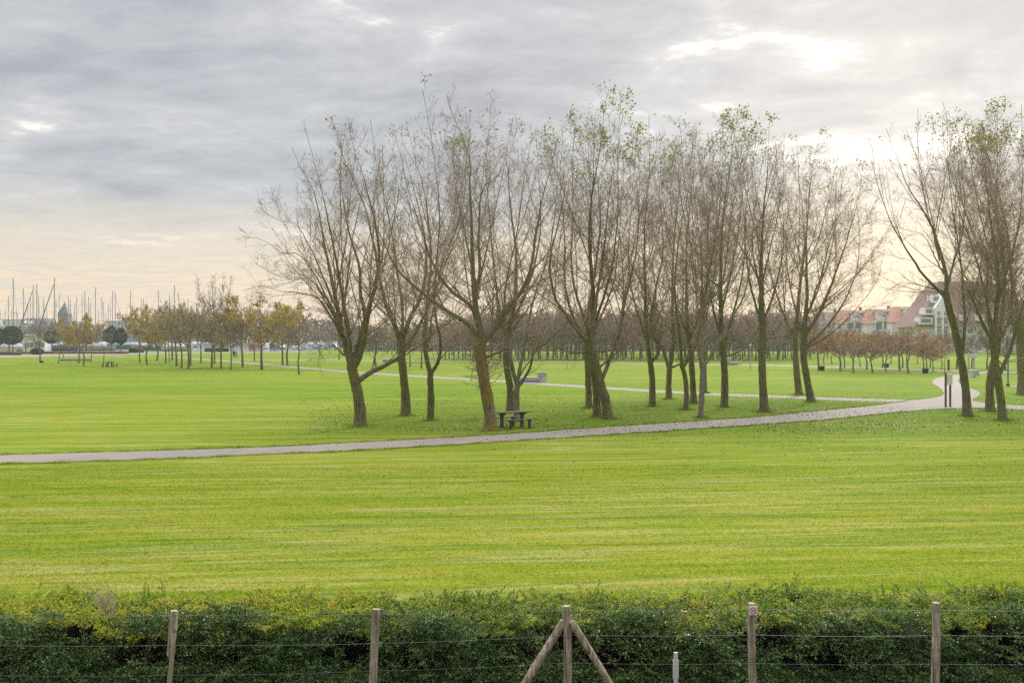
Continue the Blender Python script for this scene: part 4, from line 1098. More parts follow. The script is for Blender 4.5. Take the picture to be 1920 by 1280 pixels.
MB().box(-.11, .11, -.11, .11, -.1, 1.35).build('shaft', plain('bollard_wood', (.09, .075, .05), .8, .3), MBo, bevel=.02)
MB().box(-.125, .125, -.125, .125, 1.353, 1.42).build('cap', M_['darkpost'], MBo, bevel=.01)
for px, py, lb in [(1541, 694.5, 'squat black bin at the foot of the pale-trunked orange tree'), (1662, 689, 'squat black bin under the russet trees, middle of the right-hand row'), (1735, 700, 'squat black bin under the pale-trunked tree nearest the path bend'), (79, 680, 'tiny black bin at the foot of the leftmost bare tree')]:
    X, Y = gp(px, py); s = .6 if px < 100 else 1
    r = empty('litter_bin', (X, Y, 0), 0, lb, 'bin', 'black bins at the feet of the trees')
    MB().bar((0, 0, -.02), (0, 0, .55 * s), .30 * s, 12, .38 * s).build('drum', M_['darkpost'], r)
    MB().bar((0, 0, .553 * s), (0, 0, .62 * s), .41 * s, 12, .36 * s).build('lid', M_['darkpost'], r)
def pole_thing():
    X, Y = gp(1890, 724)
    root = empty('exercise_frame', (X, Y, 0), 0, 'blue-grey play frame with one tall pole and a hanging bar, right of the forked poplar', 'play equipment')
    st = plain('blue_steel', (.16, .21, .24), .5, .15)
    MB().bar((0, 0, -.1), (0, 0, 2.15), .07, 10).build('pole', st, root)
    MB().bar((0, 0, .0), (0, 0, .22), .14, 10).build('footing', M_['darkpost'], root)
    MB().bar((-.45, 0, 1.05), (.75, .1, 1.05), .035, 8).build('crossbar', st, root)
    P = resample([(.75, .1, 1.05), (.95, .1, 1.4), (1.0, .1, 1.9), (.7, .1, 2.1), (0, 0, 2.1)], 12)[None]
    V, Fq = tubes(P, np.full(P.shape[:2], .03), 6); mesh_from('hoop', V, Fq, M_['darkpost'], root)
pole_thing()
def lamp(px, py, top, label):
    X, Y = gp(px, py); k = Y / F; h = H - (top - HY) * k
    r = empty('lamp_post', (X, Y, 0), 0, label, 'lamp', 'thin lamp posts in the park')
    MB().bar((0, 0, -.1), (0, 0, h), .07, 8, .045).build('pole', M_['concrete'], r)
    MB().bar((0, 0, h), (0, 0, h + .22), .16, 10, .10).build('lamp_head', w_, r)
lamp(1407, 693, 648, 'thin grey lamp post in the field between the lone poplar and the straight-boled one')
lamp(44, 661, 622, 'thin lamp post on the promenade right of the big clipped evergreen')
lamp(1172, 668, 640, 'distant lamp post behind the leaning poplar')

# ------------------------------------------------------------------ clipped evergreens and low hedges by the promenade
def clipped(px, py, top, w, label, seed, pointed=0.0, low=None):
    X, Y = gp(px, py); k = Y / F; g = np.random.default_rng(seed)
    zt = H - (top - HY) * k; zl = H - (low - HY) * k if low else 0.0
    rz_, rx = (zt - zl) / 2, w * k / 2; cz = (zt + zl) / 2
    root = empty('clipped_evergreen' if low else 'round_shrub', (X, Y, 0), 0, label, 'tree' if low else 'shrub', 'clipped evergreens by the promenade' if low else None)
    if low:
        V, Fq = tubes(resample([(0, 0, -.1), (.03, 0, zl * .5), (0, 0, zl + .8)], 5)[None], np.full((1, 5), .16), 8); mesh_from('trunk', V, Fq, M_['bark'], root)
    n = 9000
    d = norm(g.normal(size=(n, 3)));
    lump = 1 + .05 * np.sin(d[:, 0] * 5 + seed) + .05 * np.sin(d[:, 2] * 7 + d[:, 1] * 4)
    taper = 1 - pointed * np.clip(d[:, 2], 0, 1) ** 1.2
    sq = np.where(d[:, 2] < 0, .84 if low else 1.1, 1.0)
    pos = d * np.array([rx, rx, rz_]) * (lump * g.uniform(.80, 1.0, n) ** .5)[:, None]
    pos[:, 0] *= taper; pos[:, 1] *= taper; pos[:, 2] *= sq
    pos[:, 2] += cz
    V, Fq, v = leaf_cards(g, pos, .16 if low else .12, .03, 1.3, d)
    mesh_from('crown' if low else 'foliage', V, Fq, M_['leaf_dark'], root, False, v)
clipped(-6, 661, 616, 36, 'clipped round evergreen cut by the left edge of the picture', 1, low=648)
clipped(17, 661, 613, 30, 'left half of the big clipped evergreen near the left edge', 2, low=648)
clipped(24, 661, 612, 34, 'big clipped round evergreen near the left edge', 3, low=648)
clipped(97, 661, 617, 26, 'clipped evergreen left of the little low-forking tree', 4, .15, 646)
clipped(141, 661, 618, 26, 'clipped evergreen mostly hidden by the pair of yellow maples', 5, .1, 646)
clipped(162, 661, 620, 24, 'clipped evergreen behind the right side of the yellow maples', 6, .1, 647)
clipped(208, 661, 612, 28, 'egg-shaped clipped evergreen above the far picnic table', 7, .2, 646)
clipped(226, 660.5, 616, 24, 'rounder clipped evergreen next to the egg-shaped one', 8, 0, 647)
clipped(69, 664.5, 653, 22, 'low round clipped bush on the promenade edge', 9)
def box_hedge(px0, px1, py, top, depth, mat, label, seed, n=None):
    Xa, Y = gp(px0, py); Xb, _ = gp(px1, py); k = Y / F; zt = (py - top) * k; g = np.random.default_rng(seed)
    L = Xb - Xa; n = n or int(700 * L * .5)
    root = empty('low_hedge', ((Xa + Xb) / 2, Y, 0), 0, label, 'hedge')
    x = g.uniform(-L / 2, L / 2, n); face = g.random(n)
    y = np.where(face < .55, -depth / 2, g.uniform(-depth / 2, depth / 2, n)); z = np.where(face < .55, g.random(n) * zt, zt) * (.93 + .1 * np.sin(x * 1.1) * np.sin(x * .37 + 1))
    V, Fq, v = leaf_cards(g, np.stack([x, y, z], 1), .13, .06, 1.3)
    mesh_from('foliage', V, Fq, mat, root, False, v)
    MB().box(-L / 2, L / 2, -depth / 2 + .1, depth / 2, -.05, zt * .82).build('shade_core', M_['hedge_shade'], root)  # inner block in the same painted shade colour
box_hedge(-40, 38, 665.5, 660, 1.0, M_['leaf_olive'], 'low yellow-green border hedge at the left end of the promenade', 1)
box_hedge(40, 240, 663.0, 659.5, .9, M_['leaf_orange'], 'long low reddish border hedge along the promenade', 2, 9000)
box_hedge(243, 256, 661.5, 653, 1.4, M_['leaf_dark'], 'dark square-cut hedge block right of the clipped evergreens', 3)
box_hedge(257, 268, 661, 654, 1.4, M_['leaf_olive'], 'grey-green square-cut hedge block beside the dark one', 4)
box_hedge(385, 428, 659.5, 652.5, 1.4, M_['leaf_dark'], 'dark cut hedge behind the left row of maples, by the parked boats', 5)
box_hedge(700, 765, 655.5, 651.5, 1.4, M_['leaf_dark'], 'dark low hedge across the lawn behind the second poplar', 6)

# ------------------------------------------------------------------ people on the promenade
SKIN = plain('skin', (.50, .32, .24), .6, .05); HAIR = plain('hair', (.05, .035, .025), .8, .1)
def skinned(name, verts, edges, rad, mat, parent):
    me = bpy.data.meshes.new(name); me.from_pydata(verts, edges, []); me.materials.append(mat)
    o = bpy.data.objects.new(name, me); COL.objects.link(o); o.parent = parent
    me.skin_vertices.new() if hasattr(me.skin_vertices, 'new') and not me.skin_vertices else None
    md = o.modifiers.new('skin', 'SKIN')
    sv = me.skin_vertices[0].data
    for i, r in enumerate(rad): sv[i].radius = (r, r); sv[i].use_root = (i == 0)
    sb = o.modifiers.new('sub', 'SUBSURF'); sb.levels = 1; sb.render_levels = 2
    return o
def person(px, py, h, rz, jc, tc_, label, step=.12):
    X, Y = gp(px, py); s = h / 1.75
    root = empty('person', (X, Y, 0), rz, label, 'person', None); root.scale = (s, s, s)
    jm = plain('jacket_cloth', jc, .85, .15); tm = plain('trouser_cloth', tc_, .9, .15)
    v = [(0, 0, .95), (0, 0, 1.15), (0, -.01, 1.38), (0, 0, 1.50), (0, .01, 1.60), (0, .01, 1.70),
         (.10, 0, .90), (.11, step, .50), (.11, step * .6, .09), (.12, step * .6 + .14, .03),
         (-.10, 0, .90), (-.11, -step * .8, .50), (-.11, -step * 1.6, .11), (-.12, -step * 1.5 + .13, .04),
         (.19, 0, 1.40), (.25, -.05, 1.13), (.25, .06, .90), (.25, .09, .80),
         (-.19, 0, 1.40), (-.25, .05, 1.13), (-.25, .14, .91), (-.25, .17, .81)]
    e = [(0, 1), (1, 2), (2, 3), (3, 4), (4, 5), (0, 6), (6, 7), (7, 8), (8, 9), (0, 10), (10, 11), (11, 12), (12, 13), (2, 14), (14, 15), (15, 16), (16, 17), (2, 18), (18, 19), (19, 20), (20, 21)]
    r = [.14, .13, .15, .055, .085, .085, .085, .06, .045, .04, .085, .06, .045, .04, .06, .045, .032, .03, .06, .045, .032, .03]
    skinned('body', v, e, r, SKIN, root)
    ids = [1, 0, 2, 14, 15, 16, 18, 19, 20]; mp_ = {a: i for i, a in enumerate(ids)}
    skinned('jacket', [v[i] for i in ids], [(mp_[a], mp_[b]) for a, b in e if a in mp_ and b in mp_], [r[i] + .03 for i in ids], jm, root)
    ids = [0, 6, 7, 8, 10, 11, 12]; mp_ = {a: i for i, a in enumerate(ids)}
    skinned('trousers', [v[i] for i in ids], [(mp_[a], mp_[b]) for a, b in e if a in mp_ and b in mp_], [r[i] + .022 for i in ids], tm, root)
    skinned('hair', [(0, .0, 1.66), (0, -.02, 1.72)], [(0, 1)], [.095, .085], HAIR, root)
person(48.5, 660, 1.75, R_(95), (.03, .03, .035), (.03, .03, .04), 'person in a long dark coat walking on the promenade left of the round bush')
person(60, 652, 1.75, R_(60), (.04, .04, .05), (.03, .03, .04), 'person in dark clothes standing by the white harbour kiosk')
person(150, 664, 1.7, R_(100), (.10, .12, .16), (.04, .04, .06), 'person in a grey-blue jacket on the promenade behind the yellow maples')
person(289, 656.5, 1.7, R_(80), (.55, .52, .50), (.15, .15, .25), 'person in a light jacket walking left of a person in black')
person(296, 656.5, 1.78, R_(95), (.02, .02, .03), (.02, .02, .03), 'person all in black walking behind the golden maple')
person(438.5, 671, 1.7, R_(170), (.04, .045, .07), (.03, .03, .05), 'person in dark clothes walking beside the person in pale blue')
person(443, 671, 1.75, R_(175), (.35, .42, .55), (.20, .26, .38), 'person in pale blue walking on the path by the bare slender tree')

# ------------------------------------------------------------------ parked cars
M_['glass'] = plain('car_glass', (.03, .035, .04), .15, .1); M_['tyre'] = plain('tyre', (.02, .02, .02), .8, .1); M_['rim'] = plain('rim', (.4, .4, .4), .4, .1, metal=.5)
carcol = [plain('car_paint_%s' % n_, c_, .3, .03) for n_, c_ in (('white', (.75, .75, .75)), ('silver', (.5, .52, .55)), ('blue', (.10, .18, .40)), ('dark', (.04, .045, .05)), ('red', (.40, .05, .05)))]
def car(van=False):
    root = empty('parked_van' if van else 'parked_car', (0, 0, 0))
    if van: pr = [(-2.4, .35), (-2.4, 1.9), (-2.3, 2.05), (1.2, 2.05), (1.85, 1.2), (2.4, 1.0), (2.45, .35)]; wn = [(.35, 1.2), (.35, 1.85), (1.15, 1.85), (1.65, 1.2)]
    else: pr = [(-2.1, .35), (-2.15, .85), (-1.95, 1.0), (-1.3, 1.42), (.45, 1.45), (1.1, .98), (2.0, .82), (2.15, .6), (2.15, .35)]; wn = [(-1.55, 1.0), (-1.15, 1.35), (.4, 1.37), (.9, .98)]
    MB().prism(pr, -.85, .85).build('body', None, root, bevel=.05)
    MB().prism(wn, -.857, .857).build('window', M_['glass'], root)
    for x in (-1.35, 1.35):
        for y in (-.86, .72):
            w = MB().bar((x, y, .33), (x, y + .14, .33), .33, 14).build('wheel', M_['tyre'], root)
            MB().bar((x, y - .004 if y < 0 else y + .144, .33), (x, y + .02, .33), .19, 10).build('rim', M_['rim'], w)
    reg(root); return root
CAR, VAN = car(), car(True); first = {id(CAR): True, id(VAN): True}
g = random.Random(3)
def park(px, Y, van, ci, rz, label, group):
    p = VAN if van else CAR
    if first[id(p)]: first[id(p)] = False; o = p
    else: o = copy_tree(p)
    o.location = ((px - 960) / F * Y, Y, 0); o.rotation_euler = (0, 0, rz)
    for ch in o.children if o is p else [x for x in bpy.data.objects if x.parent == o]:
        if ch.name.startswith('body'):
            if not ch.data.materials: ch.data.materials.append(None)
            ch.material_slots[0].link = 'OBJECT'; ch.material_slots[0].material = carcol[ci]
    tag(o, label, 'van' if van else 'car', group)
CN = ['white', 'silver', 'blue', 'dark', 'red']
x = 478; GC = 'vehicles parked along the far edge of the park'
while x < 960:
    van = g.random() < .25; ci = g.choice([0, 0, 0, 1, 1, 1, 2, 3, 4])
    Y = 322 + g.uniform(-6, 26)
    park(x, Y, van, ci, R_(g.choice([90, 0, 180, 80])), '%s %s parked in the far row beyond the lawn' % (CN[ci], 'van' if van else 'car'), GC); x += g.uniform(13, 26)
for x in (1010, 1048, 1400, 1425, 1450, 1475, 1700, 1755, 1880, 1900):
    ci = g.choice([0, 1, 2, 3]); park(x, 300 + g.uniform(-6, 10), False, ci, R_(g.choice([0, 90])), '%s car parked in the far row beyond the lawn' % CN[ci], GC)
for o in (CAR, VAN): pass

# ------------------------------------------------------------------ marina
m, nt, b = new_mat('harbour_water'); b.inputs['Base Color'].default_value = (.06, .08, .09, 1); b.inputs['Roughness'].default_value = .15
tc = nd(nt, 'ShaderNodeNewGeometry').outputs['Position']; nt.links.new(bump(nt, noise(nt, tc, .8, 3), .3, .1), b.inputs['Normal'])
sheet('water', m, -420, -62, 292, 520, .02)
hullm = {n_: plain('hull_' + n_, c_, .35, .05) for n_, c_ in (('white', (.72, .72, .72)), ('blue', (.06, .14, .36)), ('cream', (.62, .58, .50)), ('green', (.05, .22, .18)))}
M_['mast'] = plain('mast_alloy', (.30, .30, .32), .5, .08, metal=.2); M_['sail'] = plain('furled_sail', (.06, .065, .09), .8, .2); M_['cover'] = plain('boat_cover', (.12, .20, .34), .8, .15)
M_['sail_w'] = plain('furled_sail_white', (.6, .6, .58), .8, .1)
def boat(dark):
    root = empty('sailboat', (0, 0, 0))
    st = [(-4.6, 1.35, 1.0), (-3, 1.6, 1.0), (-.5, 1.75, 1.0), (2, 1.45, 1.1), (4, .75, 1.22), (5.2, .05, 1.32)]
    V, Fq = [], []
    for x, w, d in st:
        V += [(x, -w, d), (x * .97, -w * .8, .25), (x * .95, 0, -.15), (x * .97, w * .8, .25), (x, w, d)]
    for i in range(5):
        for j in range(4): a = i * 5 + j; Fq.append((a, a + 1, a + 6, a + 5))
        Fq.append((i * 5 + 4, i * 5, i * 5 + 5, i * 5 + 9))
    Fq.append((0, 1, 2, 3, 4))
    MB().add(V, Fq).build('hull', None, root)
    MB().prism([(-2.2, 1.003), (-2.1, 1.55), (1.2, 1.5), (2.4, 1.1)], -.85, .85).build('cabin', hullm['white'], root, bevel=.08)
    MB().bar((.7, 0, .9), (.7, 0, 15), .13, 8, .09).build('mast', M_['mast'], root)
    MB().bar((.7, -.9, 7.8), (.7, .9, 7.8), .04, 6).bar((.7, -.6, 11.3), (.7, .6, 11.3), .035, 6).build('spreader', M_['mast'], root)
    MB().bar((.75, 0, 2.1), (-3.4, 0, 2.2), .22, 8, .15).build('boom', M_['cover'], root)
    MB().bar((5.0, 0, 1.5), (.85, 0, 13.6), .17 if dark else .06, 6, .07 if dark else .04).build('furled_jib', M_['sail'] if dark else M_['sail_w'], root)
    MB().bar((-4.5, 0, 1.2), (.6, 0, 14.8), .022, 4).build('backstay', M_['mast'], root)
    reg(root); return root
BD, BW = boat(True), boat(False); bf = {True: True, False: True}
boats = [(25, 521, 0), (16, 554, 0), (44, 541, 0), (62, 534, 1), (69, 532, 0), (72, 554, 0), (82, 557, 0), (102, 521, 1), (111, 551, 0), (128, 555, 0), (132, 560, 0), (144, 557, 0), (154, 553, 0),
         (159, 545, 0), (166, 556, 0), (169, 568, 0), (179, 538, 0), (191, 557, 0), (194, 566, 0), (211, 545, 0), (216, 548, 0), (245, 544, 0), (265, 560, 0), (269, 559, 0), (274, 567, 0), (297, 544, 0),
         (318, 553, 0), (327, 535, 0), (335, 549, 0), (31, 577, 0), (1, 582, 0), (11, 580, 0), (22, 576, 0), (105, 562, 0), (140, 567, 0), (203, 571, 0), (207, 576, 0), (225, 582, 0), (235, 586, 0),
         (248, 571, 0), (52, 572, 0), (88, 578, 0), (118, 580, 0), (285, 575, 0), (305, 572, 0), (352, 560, 0), (368, 568, 0), (390, 575, 0), (57, 560, 0), (184, 577, 0), (230, 590, 0), (258, 582, 0)]
g = random.Random(8); GB = 'sailing boats moored in the marina'
for i, (px, tp, dk_) in enumerate(boats):
    dark = bool(dk_); p = BD if dark else BW
    if bf[dark]: bf[dark] = False; o = p
    else: o = copy_tree(p)
    if dark: Y = 300
    else:
        hp = HY - tp
        Y = min(470, max(300, 15.0 * F / (hp + 8) * g.uniform(1.0, 1.25)))
    s = (H + (HY - tp) * Y / F) / 15.0
    o.scale = (max(.8, s * .85),) * 2 + (s,)
    rz = (math.pi + (.12 if i % 2 else -.1)) if dark else R_(g.choice([180, 200, 160, 95, 80, 10]))
    if dark: # bow points to the left so the furled jib slants down to the left
        o.scale = (s * .95, s, s)
    o.rotation_euler = (0, 0, rz)
    X = (px - 960) / F * Y
    o.location = (X - .7 * math.cos(rz) * o.scale[0], Y - .7 * math.sin(rz) * o.scale[1], .02)
    hc = 'blue' if px in (235, 102) else g.choice(['white', 'white', 'white', 'white', 'cream', 'cream', 'green'])
    for ch in [x for x in bpy.data.objects if x.parent == o]:
        if ch.name.startswith('hull'):
            if not ch.data.materials: ch.data.materials.append(None)
            ch.material_slots[0].link = 'OBJECT'; ch.material_slots[0].material = hullm[hc]
    lab = {25: 'sailboat with the tall leftmost mast', 62: 'sailboat with a dark furled jib slanting down behind the big evergreen', 102: 'tallest-masted sailboat with a dark furled jib slanting down beside the pointed tower',
           179: 'tall-masted sailboat behind the yellow maple pair', 245: 'tall-masted sailboat left of the first maple row', 327: 'dark tall-masted sailboat right at the edge of the maple row'}.get(px)
    tag(o, lab or ('%s-hulled sailboat among the crowd of moored boats, bare mast' % hc), 'sailboat', GB)
# ------------------------------------------------------------------ harbour buildings
M_['win'] = plain('window_glass', (.16, .19, .22), .15, .2); M_['render'] = plain('white_render', (.80, .79, .76), .8, .06, 1)
M_['grey_wall'] = plain('grey_wall', (.32, .31, .31), .8, .1, .3); M_['slate'] = plain('blue_slate', (.055, .065, .10), .6, .2, .6)
M_['frame_w'] = plain('white_frame', (.85, .85, .84), .6, .04)
def kiosk():
    Y = 292; X0 = (42 - 960) / F * Y; k = Y / F
    root = empty('harbour_kiosk', (X0, Y, 0), 0, 'white harbour kiosk with dark windows behind the round bush', 'building')
    W = 42 * k; hh = 36 * k * .82
    MB().box(0, W, 0, 4, -.1, hh).build('wall', M_['render'], root)
    MB().box(-.4, W + .4, -.5, 4.4, hh + .003, hh + .35).build('roof', M_['frame_w'], root, bevel=.03)
    for i in range(4):
        f_ = MB().box(.6 + i * 1.5, 1.9 + i * 1.5, -.04, .02, 1.2, 2.6).build('window', M_['win'], root)
        MB().box(.55 + i * 1.5, 1.95 + i * 1.5, -.06, .0, 1.1, 1.19).build('sill', M_['frame_w'], f_)
kiosk()
def quay_wall():
    Y = 300; a = (-30 - 960) / F * Y; b_ = (66 - 960) / F * Y
    root = empty('quay_wall', (a, Y - 12, 0), 0, 'low cream wall behind the clipped evergreens at the left edge', 'wall')
    MB().box(0, b_ - a, 0, .35, -.1, 1.25).build('wall', plain('cream_wall', (.60, .52, .44), .8, .06, 1), root)
    MB().box(-.1, b_ - a + .1, -.06, .41, 1.253, 1.36).build('coping', M_['concrete_pale'], root)
quay_wall()
def tower():
    Y = 560; k = Y / F; X = (121.5 - 960) * k
    root = empty('pointed_tower', (X, Y, 0), 0, 'blue-grey pointed tower roof rising among the masts', 'tower')
    z = lambda py: H - (py - HY) * k
    w = 9.5 * k
    MB().box(-w * .85, w * .85, -w * .7, w * .7, -.1, z(600)).build('wall', M_['grey_wall'], root)
    V = []
    for (ww, dd, zz) in ((w * .93, w * .9, z(605)), (w, w * .95, z(588)), (.12, .12, z(567))): V += [(-ww, -dd, zz), (ww, -dd, zz), (ww, dd, zz), (-ww, dd, zz)]
    rf = MB().add(V, [(i * 4 + j, i * 4 + (j + 1) % 4, (i + 1) * 4 + (j + 1) % 4, (i + 1) * 4 + j) for i in range(2) for j in range(4)] + [(0, 1, 2, 3), (8, 9, 10, 11)]).build('roof', M_['slate'], root)
    MB().bar((0, 0, z(567)), (0, 0, z(563)), .12, 6).build('finial', M_['darkpost'], rf)
    for x0, pr in ((-.3, (592, 602)), (1.0, (580, 587))): MB().box(x0, x0 + 1.1, -w * .98, -w * .9, z(pr[1]), z(pr[0])).build('window', M_['win'], root)
tower()
def block(px0, px1, top, Y, label, rows=3, cols=5, mat='render', step=None):
    k = Y / F; X0 = (px0 - 960) * k; W = (px1 - px0) * k; hh = H - (top - HY) * k
    root = empty('apartment_block', (X0, Y, 0), 0, label, 'building', 'pale blocks far behind the marina')
    MB().box(0, W, 0, 12, -.1, hh).build('wall', M_[mat], root)
    MB().box(-.3, W + .3, -.3, 12.3, hh + .003, hh + .5).build('roof', M_['grey_wall'], root)
    for r in range(rows):
        for c_ in range(cols):
            x = W * (c_ + .5) / cols; zz = hh * (r + .45) / rows
            MB().box(x - W / cols * .28, x + W / cols * .28, -.06, .02, zz, zz + hh / rows * .4).build('window', M_['win'], root)
block(4, 46, 600, 620, 'hazy grey block far left behind the masts')
block(50, 84, 598, 640, 'hazy grey block between the two dark furled jibs', mat='grey_wall')
block(90, 112, 611, 600, 'low hazy block left of the pointed tower', 2, 4)
block(203, 238, 603, 560, 'hazy pale block behind the two clipped evergreens', 3, 6)
block(228, 242, 597, 600, 'small taller hazy block above the clipped evergreens', 2, 3, 'grey_wall')
block(-20, 12, 622, 420, 'low pinkish shed at the left edge behind the evergreens', 1, 3)

# ------------------------------------------------------------------ red roofed houses and the big apartment building
def tile_mat(name, a, b2):
    m, nt, b = new_mat(name)
    tc = nd(nt, 'ShaderNodeTexCoord').outputs['Object']
    f = noise(nt, tc, 1.2, 5, .65); w = nd(nt, 'ShaderNodeTexWave', Scale=5.0, Distortion=.6); w.bands_direction = 'Z'; nt.links.new(tc, w.inputs['Vector'])
    c = ramp(nt, math_(nt, 'ADD', math_(nt, 'MULTIPLY', f, .7), math_(nt, 'MULTIPLY', w.outputs['Fac'], .3)), [(.25, a), (.7, b2)])
    nt.links.new(c, b.inputs['Base Color']); b.inputs['Roughness'].default_value = .8; return m
M_['tile'] = tile_mat('roof_tile_red', (.42, .20, .135), (.56, .32, .23)); M_['tile_dark'] = tile_mat('roof_tile_brown', (.20, .12, .095), (.31, .20, .155))
def house(px0, px1, ridge, eave, Y, label, dorm, win, mat='tile'):
    k = Y / F; X0 = (px0 - 960) * k; W = (px1 - px0) * k; z = lambda p: H - (p - HY) * k
    ze, zr = z(eave), z(ridge); D = 10
    root = empty('terraced_house', (X0, Y, 0), 0, label, 'house', 'red roofed houses beyond the park')
    MB().box(.15, W - .15, .4, D, -.1, ze).build('wall', M_['render'], root)
    hip = (zr - ze) * .55
    V = [(-.3, 0, ze - .6), (W + .1, 0, ze), (W + .1, D, ze), (-.3, D, ze), (hip, 3.2, zr), (W - .1, 3.2, zr), (W - .1, 7, zr), (hip, 7, zr)]
    rf = MB().add(V, [(0, 1, 5, 4), (1, 2, 6, 5), (2, 3, 7, 6), (3, 0, 4, 7), (4, 5, 6, 7), (0, 3, 2, 1)]).build('roof', M_[mat], root)
    MB().box(W * .78, W * .78 + .7, 4.5, 5.3, zr + .003, zr + 1.0).build('chimney', M_['tile_dark'], rf)
    # dormer with its white frame, struts and railing
    a, b_, t, bt = dorm; xa, xb = (a - px0) * k, (b_ - px0) * k; zt, zb = z(t), z(bt)
    d = MB().box(xa, xb, .5, 4, zb, zt).build('dormer', M_['render'], root)
    MB().box(xa + (xb - xa) * .35, xb - .5, .44, .52, zb + .9, zt - .5).build('dormer_window', M_['win'], d)
    MB().box(xa - .4, xb + .4, .1, 3.5, zt + .003, zt + .3).build('dormer_roof', M_['frame_w'], d)
    MB().plank((xa - .1, .25, zt - .1), (xb + .1, .25, zb + .5), .35, .18, (0, 1, 0)).plank((xa + .1, .28, zb + .3), (xa + .1, .28, zt), .3, .15, (0, 1, 0)).build('strut', M_['frame_w'], root)
    mb = MB()
    for i in range(9): mb.box(xa + (xb - xa) * i / 8 - .03, xa + (xb - xa) * i / 8 + .03, -.28, -.22, zb - .2, zb + .9)
    mb.box(xa - .1, xb + .1, -.30, -.20, zb + .9, zb + 1.0); mb.box(xa - .1, xb + .1, -.35, .6, zb - .35, zb - .2)
    mb.build('balcony', M_['frame_w'], root)
    a, b_, t, bt = win; xa, xb = (a - px0) * k, (b_ - px0) * k; zt, zb = z(t), z(bt)
    bay = MB().box(xa - .3, xb + .3, -.15, .39, zb - .5, zt + .4).build('bay', M_['render'], root)
    MB().box(xa, (xa + xb) / 2 - .6, -.2, -.1, zb, zt).build('window', M_['win'], root); MB().box((xa + xb) / 2 + .1, xb, -.2, -.1, zb, zt).build('window', M_['win'], root)
    for r in range(2):
        for c_ in range(4):
            x = W * (c_ + .5) / 4; zz = .9 + r * (ze - 1) * .33
            w = MB().box(x - .55, x + .55, .33, .42, zz, zz + 1.4).build('window', M_['win'], root)
            MB().box(x - .65, x + .65, .28, .36, zz - .12, zz - .01).build('sill', M_['frame_w'], w)
house(1535, 1584, 585, 604, 300, 'leftmost red roofed house, half hidden by the last poplars', (1550, 1573, 590, 601), (1552, 1570, 605, 616), 'tile_dark')
house(1570, 1636, 581, 603, 296, 'red roofed house with a glazed balcony, second of the row', (1598, 1627, 586, 601), (1588, 1618, 605, 616))
house(1624, 1690, 578.5, 603, 291, 'red roofed house with the big white A-frame dormer', (1645, 1678, 583, 600), (1642, 1672, 604, 617))
house(1672, 1738, 574, 600, 286, 'tallest red roofed house, beside the big apartment building', (1698, 1729, 579, 595), (1692, 1722, 601, 613))
